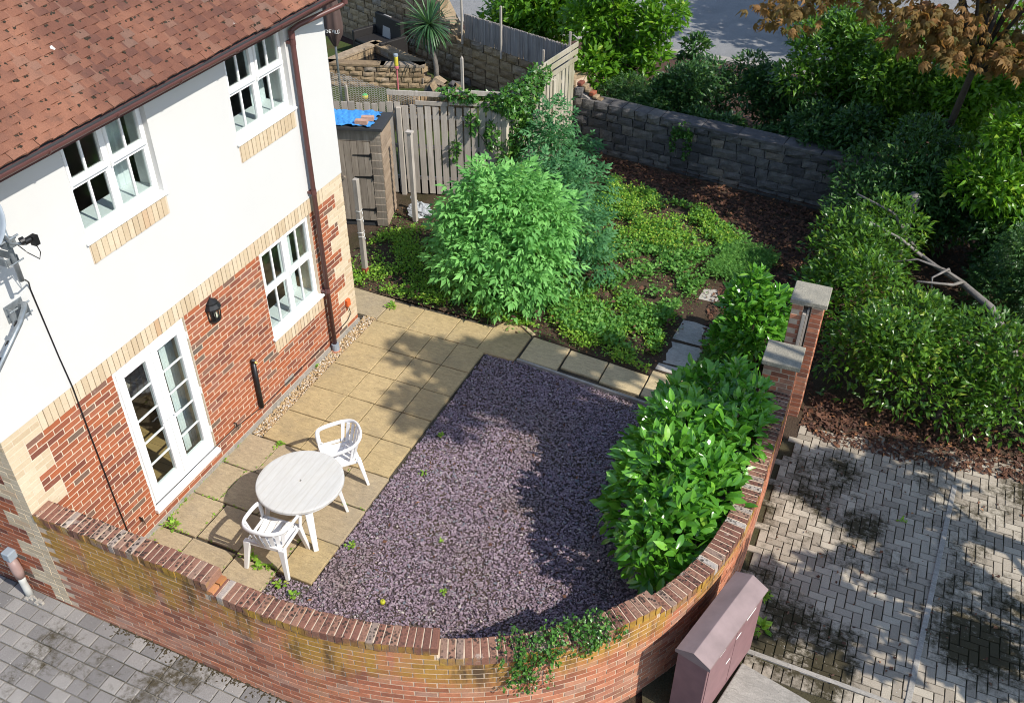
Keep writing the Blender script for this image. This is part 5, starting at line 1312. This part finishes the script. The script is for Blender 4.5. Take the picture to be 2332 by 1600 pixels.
# hedge and shrubs on the right
def shrub(name, label, base, lobes, n, size, mat, tm=None, r0=.05, zmin=.04, cat='shrub', group=None, lean=(.75, .25, .55), bark=None):
    t = thing(name, label, cat, base, 0, group); limbs(t, base, [l[:3] for l in lobes[:8]], r0, bark or M_BARK, 'stems', .25); make_leaves('foliage', t, tm or T_SIMPLE, lobes, n, size, mat, .45, lean, .4, zmin); return t
def row(x0, y0, x1, y1, n, z, r, seed, jit=.15):
    rr = np.random.default_rng(seed); return [(x0+(x1-x0)*i/max(1, n-1)+rr.normal(0, jit), y0+(y1-y0)*i/max(1, n-1)+rr.normal(0, jit), z*rr.uniform(.8, 1.15), r*rr.uniform(.8, 1.2), r*rr.uniform(.8, 1.2), r*rr.uniform(.75, 1.1)) for i in range(n)]
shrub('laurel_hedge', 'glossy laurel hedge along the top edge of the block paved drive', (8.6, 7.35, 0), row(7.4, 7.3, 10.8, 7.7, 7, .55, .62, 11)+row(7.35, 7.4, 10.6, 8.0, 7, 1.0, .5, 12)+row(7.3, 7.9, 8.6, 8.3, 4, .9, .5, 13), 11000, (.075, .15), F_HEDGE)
shrub('laurel_bush', 'dusty laurel bush with bare twigs behind the tall gate pier', (7.1, 9.4, 0), [(6.95, 9.0, .6, .65, .7, .65), (7.2, 9.6, .9, .7, .7, .7), (6.8, 10.2, .7, .6, .7, .7), (7.3, 8.8, 1.1, .5, .5, .45), (7.4, 10.3, 1.1, .6, .6, .6), (6.75, 9.6, .35, .5, .6, .4)], 5200, (.08, .15), F_HEDGE)
shrub('laurel_bush', 'tall dark laurel bush between the stone wall and the drive hedge', (7.3, 11.4, 0), [(7.0, 11.3, .8, .75, .7, .8), (7.5, 11.6, 1.4, .7, .7, .7), (6.9, 12.0, 1.2, .6, .6, .6), (8.1, 11.8, 1.0, .7, .7, .8), (7.6, 12.3, 1.8, .6, .6, .5)], 5200, (.08, .15), F_DARK, lean=(.7, .1, .6))
shrub('conifer_shrub', 'feathery dark green shrub near the fallen trunk', (9.4, 10.2, 0), [(9.3, 10.2, .5, .55, .5, .55), (9.4, 10.3, 1.1, .4, .4, .5), (9.8, 10.0, .7, .5, .5, .5)], 3200, (.09, .17), F_DARK, T_PINN, lean=(.9, .1, .35))
ft = thing('fallen_trunk', 'pale bare fallen trunk with broken branches lying in the laurel', 'trunk', (8.9, 9.4, .0))
b = MB(); b.tube([(-1.1, .55, 1.15), (-.7, .4, 1.0), (-.25, .1, .95), (.15, -.2, .85), (.5, -.62, .6), (.75, -.95, .2)], [.025, .035, .05, .06, .065, .075], 10); b.build('trunk', M_BARKP, ft, True)
for pts in ([(-.25, .1, .98), (-.6, .0, 1.2), (-1.0, .05, 1.25), (-1.4, -.05, 1.15)], [(-.5, .3, 1.0), (-.55, -.05, 1.25), (-.75, -.3, 1.2), (-.7, -.45, 1.0)], [(-.9, .5, 1.05), (-1.3, .3, 1.4), (-1.8, .35, 1.55)], [(-1.05, .55, 1.15), (-1.5, .9, 1.5), (-2.1, 1.1, 1.6)], [(-.3, .1, 1.0), (-.45, -.3, 1.15), (-.95, -.5, 1.2)]):
    MB().tube(pts, [.03, .022, .016, .008][:len(pts)], 6).build('branch', M_BARKP, ft, True)
st = thing('tree_stump', 'cut grey stump rising out of the laurel bushes', 'stump', (7.65, 11.0, 0)); MB().tube([(0, 0, 0), (.0, 0, .8), (.03, 0, 1.5)], [.1, .085, .075], 10).build('stem', M_BARKP, st, True); MB().lathe([(0, 1.56), (.05, 1.56), (.085, 1.52), (.08, 1.48)], 10).build('cut_top', M_BARKP, st)

# belt of trees behind the back wall
belt = [
 ('laurel_tree', 'bright glossy laurel tree above the grey reed screen', (-1.0, 16.6, .05), (-1.0, 16.4, 1.7), (1.6, .9, 1.3), 14, (.5, .8), 6500, (.13, .22), T_LANCE, F_BRIGHT, 31),
 ('laurel_tree', 'leafy green laurel tree with a dark trunk at the corner of the board fence', (1.35, 15.4, .05), (1.25, 15.2, 1.9), (1.0, .8, 1.7), 16, (.4, .6), 7000, (.12, .2), T_LANCE, F_BRIGHT, 32),
 ('evergreen_shrub', 'low dark evergreen shrub just behind the broken end of the stone wall', (1.7, 14.3, .05), (1.8, 14.3, .75), (.9, .4, .6), 10, (.35, .55), 4500, (.08, .14), T_PINN, F_DARK, 33),
 ('evergreen_shrub', 'dense dark evergreen shrub below the grey road', (3.1, 14.9, .05), (3.0, 14.8, .8), (1.1, .6, .75), 12, (.4, .6), 8500, (.08, .15), T_SIMPLE, F_DARK, 34),
 ('evergreen_shrub', 'loose dark evergreen shrub with bright gaps above the wall coping', (4.6, 15.3, .05), (4.6, 15.2, 1.0), (1.0, .7, 1.0), 13, (.35, .55), 6500, (.08, .15), T_SIMPLE, F_DARK, 35),
 ('evergreen_shrub', 'dark laurel shrub directly behind the middle of the wall coping', (4.4, 13.9, .05), (4.2, 13.9, .65), (1.6, .35, .6), 13, (.3, .5), 7000, (.09, .15), T_SIMPLE, F_DARK, 36),
 ('laurel_tree', 'tall laurel tree with light catching its upper leaves beside the chestnut', (5.9, 15.2, .05), (5.75, 15.0, 2.0), (1.0, .8, 1.7), 16, (.45, .65), 9500, (.1, .19), T_SIMPLE, F_HEDGE, 37),
 ('evergreen_shrub', 'shadowy shrub filling the gap between wall end and tall laurel', (6.0, 13.6, .05), (6.1, 13.5, 1.0), (.9, .45, .9), 11, (.35, .55), 6500, (.09, .16), T_SIMPLE, F_DARK, 38),
 ('laurel_tree', 'yellow green laurel tree leaning in beside the drive hedge', (9.2, 11.9, .0), (9.1, 11.5, 2.0), (.9, .8, 1.6), 15, (.4, .6), 9500, (.1, .19), T_SIMPLE, F_BRIGHT, 39),
 ('laurel_tree', 'dark leafy laurel tree under the browning chestnut leaves', (7.2, 14.3, .05), (7.1, 14.2, 1.8), (.9, .7, 1.6), 14, (.45, .65), 8500, (.1, .18), T_SIMPLE, F_HEDGE, 40),
 ('laurel_tree', 'deep green laurel tree between the chestnut trunk and the yellow green laurel', (8.4, 14.6, .05), (8.3, 14.2, 1.8), (.9, .7, 1.7), 14, (.45, .65), 8500, (.1, .18), T_SIMPLE, F_BRIGHT, 44),
 ('evergreen_shrub', 'deep green shrub in shade beside the feathery shrub', (9.4, 11.9, .0), (9.3, 11.7, .85), (1.0, .6, .8), 10, (.4, .6), 6000, (.09, .16), T_SIMPLE, F_DARK, 41),
 ('evergreen_shrub', 'broad shaded shrub right of the cut stump', (8.4, 12.4, .0), (8.3, 12.3, 1.0), (1.0, .5, .9), 11, (.4, .6), 6500, (.09, .16), T_SIMPLE, F_HEDGE, 45),
 ('laurel_tree', 'leafy tree against the sunlit road beyond the chestnut', (8.6, 17.8, .05), (8.0, 17.4, 1.6), (1.8, .8, 1.4), 13, (.45, .7), 5500, (.12, .2), T_SIMPLE, F_HEDGE, 42),
 ('evergreen_shrub', 'small upright laurel sprouting in front of the shaded road', (2.75, 16.2, .05), (2.75, 16.2, .9), (.35, .3, .7), 5, (.2, .35), 1100, (.12, .18), T_LANCE, F_DARK, 43),
]
for nm, lab, base, c, rad, nl, lr, n, size, tm, mat, sd in belt:
    tree(nm, lab, 'tree' if 'tree' in nm else 'shrub', base, c, rad, nl, lr, n, size, tm, mat, .055 if 'tree' in nm else .035, seed=sd, group='greenery behind the back wall')
# chestnut: crown mostly above the picture, trunk among the laurels
ch = thing('chestnut_tree', 'horse chestnut with rusty brown leaves hanging over the laurels', 'tree', (7.75, 13.0, 0)); rr = np.random.default_rng(51)
CH = [(rr.uniform(4.9, 9.6), rr.uniform(11.2, 12.9), rr.uniform(3.35, 4.3), rr.uniform(.4, .75), rr.uniform(.4, .75), rr.uniform(.18, .34)) for _ in range(30)]+crown_lobes((7.6, 12.4, 5.6), (2.4, 1.8, 1.2), 14, (.5, .8), 52)
CH = [l for l in CH if not (l[0] < 6.1 and l[2] < 3.75)]
limbs(ch, (7.75, 13.0, 0), [l[:3] for l in CH[-14:]]+[l[:3] for l in CH[:6]], .075, M_BARK, 'trunk', .6); make_leaves('crown', ch, T_PALM, CH, 2300, (.12, .21), F_BROWN, .9, (.5, -.35, .5), .8)
# trees beyond the drive, outside the picture, that shade drive and slate
tree('sycamore_tree', 'low bushy sycamore across the drive shading the block paving', 'tree', (12.4, 3.6, 0), (11.9, 3.7, 3.5), (1.7, 2.0, 1.3), 15, (.3, .55), 3600, (.14, .24), T_ROUND, F_BRIGHT, .12, seed=61, nlimb=14, zmin=.6)
tree('sycamore_tree', 'tall open sycamore across the drive casting dappled shade on the slate', 'tree', (13.2, 5.0, 0), (11.9, 3.75, 8.7), (2.3, 1.7, 1.1), 17, (.35, .6), 3300, (.16, .26), T_ROUND, F_BRIGHT, .2, seed=65, nlimb=18, zmin=1.5)
tree('sycamore_tree', 'sycamore standing behind the hedge shading the back wall', 'tree', (13.6, 12.6, 0), (12.9, 12.6, 5.0), (2.4, 2.0, 2.8), 26, (.5, .85), 3600, (.16, .26), T_ROUND, F_BRIGHT, .16, seed=63, nlimb=18, zmin=1.0)
tree('road_shade_tree', 'added tree by the road standing in for an unseen building that shades the tarmac', 'tree', (8.5, 22.5, 0), (8.2, 22.8, 4.6), (2.6, 3.0, 2.6), 40, (.8, 1.3), 9000, (.2, .3), T_ROUND, F_HEDGE, .2, seed=64, nlimb=18, zmin=1.0)  # added crown, casts the road shadow of an unseen building

# ivy on the fence and on the curved wall
iv = thing('fence_ivy', 'thick ivy climbing the corner of the board fences', 'ivy', (.55, 11.0, 0))
IV = [(.62, 10.95, 1.95, .22, .4, .3), (.66, 11.35, 1.75, .16, .4, .5), (.68, 11.7, 1.9, .14, .35, .4), (.62, 11.2, 1.2, .16, .35, .5), (.3, 10.72, 1.95, .45, .12, .16), (-.3, 10.5, 2.05, .4, .1, .1), (.5, 10.85, .8, .2, .25, .5), (.3, 10.66, 1.3, .12, .08, .3), (-.05, 10.55, 1.55, .12, .06, .2), (-.38, 10.48, .95, .08, .06, .2), (.72, 12.1, 2.0, .1, .3, .2)]
limbs(iv, (.6, 10.95, 0), [l[:3] for l in IV], .025, M_BARK, 'stems', .4)
make_leaves('foliage', iv, T_ROUND, IV, 3300, (.06, .11), F_IVY, .4, (.6, -.2, .5), .8)
iv2 = thing('wall_ivy', 'trailing ivy draped over the curved wall top', 'ivy', (5.3, .9, 1.0)); stems = MB(); LP, LD = [], []
off = Vector((5.3, .9, 1.0))
for k in range(34):
    s0 = S2+.55+1.25*abs(rng.beta(1.6, 1.6)); p, d, nn = wp(s0); L = rng.uniform(.1, .6)*(1.0 if s0 < S2+1.1 else .35); dirn = rng.normal(-.25, .35)
    path = [Vector((*(p+nn*rng.uniform(.12, .3)), 1.31)), Vector((*(p+nn*.1+d*rng.normal(0, .06)), 1.34)), Vector((*(p-nn*.03), 1.3))]
    q = p.copy()
    for i in range(1, 6):
        z = 1.3-L*i/5; pp_, dd, n2 = wp(s0+dirn*L*i/5); path.append(Vector((*(pp_-n2*rng.uniform(.015, .06)), z)))
    stems.tube([v-off for v in path], .003, 5)
    for a, b_ in zip(path, path[1:]):
        m = int((b_-a).length/.016)+1
        for j in range(m): q_ = a.lerp(b_, rng.random()); LP.append(np.array(q_)+rng.normal(0, .022, 3)); LD.append(np.array([*(-nn*.4), -.2])+rng.normal(0, .6, 3))
for k in range(260):
    s0 = S2+1.05+.62*rng.random(); p, d, nn = wp(s0); c = p+nn*rng.uniform(-.02, .25); LP.append(np.array([*c, 1.31+abs(rng.normal(0, .03))])); LD.append(rng.normal(0, 1, 3)+np.array([0, 0, .2]))
stems.build('stems', M_BARK, iv2)
LP, LD = np.array(LP), np.array(LD); n = len(LP); s_ = rng.uniform(.025, .05, n)
multi('foliage', T_ROUND, frames(LD, rng.normal(0, .8, n))*s_[:, None, None], LP-np.array(off), F_IVY, iv2, None, False, False)
iv3 = thing('stone_wall_ivy', 'wisps of ivy hanging on the blackened stone wall', 'ivy', (3.2, 13.1, .0)); make_leaves('foliage', iv3, T_ROUND, [(3.3, 13.15, .95, .14, .06, .14), (3.1, 13.14, .7, .05, .04, .3), (3.4, 13.1, .62, .06, .04, .35), (3.3, 13.13, .85, .2, .05, .08)], 420, (.04, .08), F_IVY, .5, (.6, -.1, .6), .8)

# ground cover
def carpet(name, label, poly, n, size, mat, tm, hz, patch=None, cat='weeds', thr=.0, lean=.9):
    P = scatter_poly(poly, n)
    if patch is not None:   # clumpy density
        val = sum(np.sin(P[:, 0]*fx+ph)*np.sin(P[:, 1]*fy+ph*1.7) for fx, fy, ph in patch); P = P[val+rng.normal(0, .35, len(P)) > thr]
    n = len(P); hh = hz*(.4+.6*(.5+.5*np.sin(P[:, 0]*2.9+1)*np.sin(P[:, 1]*3.3)))
    D = rng.normal(0, 1, (n, 3)); D[:, 2] = np.abs(D[:, 2])*.7+lean*.2; s_ = rng.uniform(*size, n)
    o = multi(name, tm, frames(D, rng.normal(0, .6, n))*s_[:, None, None], np.c_[P, rng.random(n)**.7*hh], mat); return tag(o, label, cat)
pt = [(2.1, 2.6, .3), (4.3, 3.7, 1.9), (7.7, 6.9, 4.)]
carpet('weed_carpet', 'bright low weeds carpeting the garden between house corner and path', [(-.55, 6.98), (2.05, 6.98), (2.8, 7.1), (3.6, 6.85), (4.65, 6.7), (4.65, 8.2), (3.6, 8.6), (1.5, 8.4), (.3, 9.3), (-.6, 9.0), (-1.0, 8.6), (-1.1, 7.0)], 24000, (.025, .06), F_WEED, T_ROUND, .15, pt, thr=-.45)
carpet('ground_elder', 'mid green ground elder spreading across the garden behind the elder bush', [(2.6, 7.2), (4.6, 7.0), (4.6, 8.6), (4.9, 9.6), (5.2, 11.1), (3.8, 11.9), (2.2, 12.3), (1.9, 10.5)], 24000, (.035, .085), F_WEEDD, T_ROUND, .22, pt, thr=-.15)
carpet('yellow_weeds', 'pale sunlit weeds with tiny yellow flowers near the stone wall', [(2.1, 11.2), (3.0, 10.2), (4.4, 10.0), (5.1, 10.9), (4.2, 11.7), (2.3, 12.2)], 12000, (.025, .06), F_WEED, T_ROUND, .3, pt, thr=-.2)
carpet('ground_elder', 'bluish ground elder clump in the leaf litter by the stepping slabs', [(4.7, 9.6), (5.6, 9.7), (5.8, 10.6), (5.0, 10.8)], 3800, (.05, .1), F_WEEDD, T_PINN, .25)
carpet('path_weeds', 'weeds between the stepping slabs and the big laurel', [(5.3, 6.9), (5.75, 6.9), (5.7, 7.4), (5.3, 7.6)], 1200, (.04, .08), F_WEEDD, T_PINN, .18)
P = scatter_poly([(2.2, 11.), (2.6, 9.2), (3.8, 8.8), (4.6, 10.8), (2.4, 12.2)], 420); n = len(P); o = multi('yellow_flowers', T_ROUND, frames(rng.normal(0, 1, (n, 3))+np.array([0, 0, 1]))*.022, np.c_[P, rng.uniform(.15, .38, n)], M_YELLOW); tag(o, 'scattered tiny yellow flowers over the weeds', 'flowers')
# fallen leaves
def litter(name, label, poly, n, size=(.04, .1), z=.0):
    P = scatter_poly(poly, n); D = rng.normal(0, 1, (n, 3)); D[:, 2] *= .25; s_ = rng.uniform(*size, n); tag(multi(name, T_SIMPLE+T_ROUND[:1], frames(D, rng.normal(0, .4, n))*s_[:, None, None], np.c_[P, z+rng.uniform(.0, .02, n)], F_LITTER), label, 'leaf litter')
litter('leaf_litter', 'brown fallen leaves under the stone wall and round the stepping slabs', [(1.4, 13.3), (6.2, 12.7), (7.0, 11), (6.9, 7.2), (5.3, 6.9), (5.0, 9.0), (5.3, 11.2), (3.8, 12.0), (1.6, 12.6)], 9000)
litter('leaf_litter', 'drift of brown leaves along the foot of the drive hedge', [(6.9, 6.5), (7.3, 6.25), (8.5, 6.35), (10.5, 6.6), (10.5, 7.5), (7.0, 7.3)], 3200)
litter('leaf_litter', 'dead leaves under the laurel bushes on the right', [(6.9, 8), (10.5, 8), (10.5, 13), (6.9, 12.6)], 5000)
litter('scattered_leaves', 'odd brown leaves scattered over the slate and drive', bedpoly, 240, (.03, .07), -.02)
litter('scattered_leaves', 'odd leaves scattered across the block paving', [(6.9, 2.6), (9.8, 2.6), (9.8, 6.3), (6.9, 6.2)], 150, (.03, .07), .002)
litter('garden_debris', 'small dry leaf fragments on the bare garden soil', [(-1.2, 7), (4.65, 6.75), (5.2, 11.), (2.2, 12.2), (.6, 10.5), (-1.2, 9.6)], 7000, (.015, .05), -.006)
carpet('sparse_seedlings', 'thin scatter of seedlings over the bare garden soil', [(-1.1, 7), (4.65, 6.75), (5.2, 11.), (2.2, 12.2), (.6, 10.3), (-1.2, 9.4)], 5000, (.02, .05), F_WEEDD, T_ROUND, .06)
litter('scattered_leaves', 'a few leaves and twigs scattered among the weeds', [(-.3, 7), (4.6, 7), (4.6, 11), (2.4, 12)], 300, (.05, .11), .12)
# moss heaps against the foot of the curved wall, outside
ps = []
for k in range(520):
    s0 = rng.uniform(.55, 3.6); p, d, nn = wp(s0); q_ = p-nn*abs(rng.normal(.03, .05)); ps.append((*q_, court_z(q_[0])-.004))
ps = np.array(ps); n = len(ps); s_ = rng.uniform(.015, .045, n)
tag(multi('wall_foot_moss', PT, rot_many(rng.normal(0, .4, n), rng.normal(0, .4, n), rng.uniform(0, 6, n))*np.stack([s_*1.5, s_, s_*.4], 1)[:, None, :], ps, plain('brown moss', (.06, .045, .022), .95, .4, 50)), 'brown moss and grit along the foot of the curved wall', 'moss')
# small weeds in the joints
WS = [(1.35, 1.44, .13, 'beside the near chair leg'), (1.52, 1.36, .12, 'behind the near chair'), (1.63, 1.41, .08, 'at the corner of the last buff slab'), (1.9, 1.25, .1, 'in the slate by the last yellow slab'), (2.13, 1.19, .1, 'in the slate near the wall coping'), (2.34, 2.1, .08, 'in the slate beside the table'), (1.12, 2.05, .05, 'under the table edge'), (.02, 2.68, .08, 'below the french door threshold'), (.0, 1.85, .11, 'against the brickwork left of the door'), (.16, 1.49, .14, 'in the joint nearest the garden wall'), (2.44, 4.29, .09, 'in the slate near the patio edge'), (2.56, 3.55, .07, 'in the slate opposite the far chair'), (.53, 3.24, .09, 'where buff and yellow slabs meet'), (3.67, 1.94, .07, 'alone in the middle of the slate'), (3.3, 2.6, .05, 'tiny in the sunny slate'), (.3, 6.7, .13, 'on the slab by the house corner'), (.05, 4.9, .06, 'in the pebbles by the downpipe'), (7.13, 2.9, .2, 'beside the maroon cabinet'), (7.06, 3.35, .14, 'against the wall behind the cabinet'), (8.4, 5.2, .07, 'in the mossy paving')]
for x, y, s0, where in WS:
    big = s0 > .12; t = thing('weed', 'small green weed '+where, 'weed', (x, y, -.02 if x > 2.2 and y < 6 and x < 6.5 else .002), 0, 'weeds in the joints'); n = 26 if big else 16
    D = rng.normal(0, 1, (n, 3)); D[:, 2] = np.abs(D[:, 2])*.5+.15; multi('leaves', T_ROUND if not big else T_ROUND+T_SIMPLE, frames(D)*rng.uniform(.35, .6, n)[:, None, None]*s0, D*s0*.35*rng.random((n, 1)), F_WEED, t, None, False, False)
    MB().tube([(0, 0, -.02), (0, 0, s0*.3)], .003, 5).build('stem', M_STEM, t)
# moss and seedlings growing along the slab joints
JP = []
for (x0, y0, x1, y1) in grey:
    for a_, b_ in (((x0, y0), (x1, y0)), ((x1, y0), (x1, y1))):
        if rng.random() < .8:
            for _ in range(int(rng.uniform(6, 26))): u = rng.random()**.7; JP.append((a_[0]+(b_[0]-a_[0])*u+rng.normal(0, .008), a_[1]+(b_[1]-a_[1])*u+rng.normal(0, .008)))
for _ in range(160): JP.append((rng.uniform(-.02, .03), rng.uniform(.9, 3.2)))
for _ in range(60): JP.append((rng.normal(.03, .03), rng.normal(1.6, .2)))
JP = np.array([p for p in JP if p[1] > .35]); n = len(JP); D = rng.normal(0, 1, (n, 3)); D[:, 2] = np.abs(D[:, 2])*.6+.2
tag(multi('joint_seedlings', T_ROUND+T_SIMPLE, frames(D)*rng.uniform(.012, .04, n)[:, None, None], np.c_[JP, rng.uniform(-.004, .006, n)], F_WEED), 'tiny seedlings sprouting along the buff slab joints', 'weeds')
# thin twigs on the slate
for k, (x, y, a, L) in enumerate(((2.95, 5.0, .5, .5), (2.8, 1.75, .9, .25), (4.9, 2.3, 1.9, .2), (3.0, 2.5, 2.2, .3), (7.6, 4.3, 2.4, .3))):
    d = Vector((math.cos(a), math.sin(a), 0))*L/2; tag(MB().tube([(-d.x, -d.y, .0), (.01, .012, .012), (d.x, d.y, .004)], [.005, .004, .002], 5).build('twig', M_BARKP, None, loc=(x, y, -.012 if x < 6.5 else .006)), ['long pale twig on the shaded slate by the patio edge', 'short forked twig on the slate near the last slab', 'dry twig in the laurel shade on the slate', 'thin twig on the sunny slate', 'thin twig on the mossy drive'][k], 'twig')
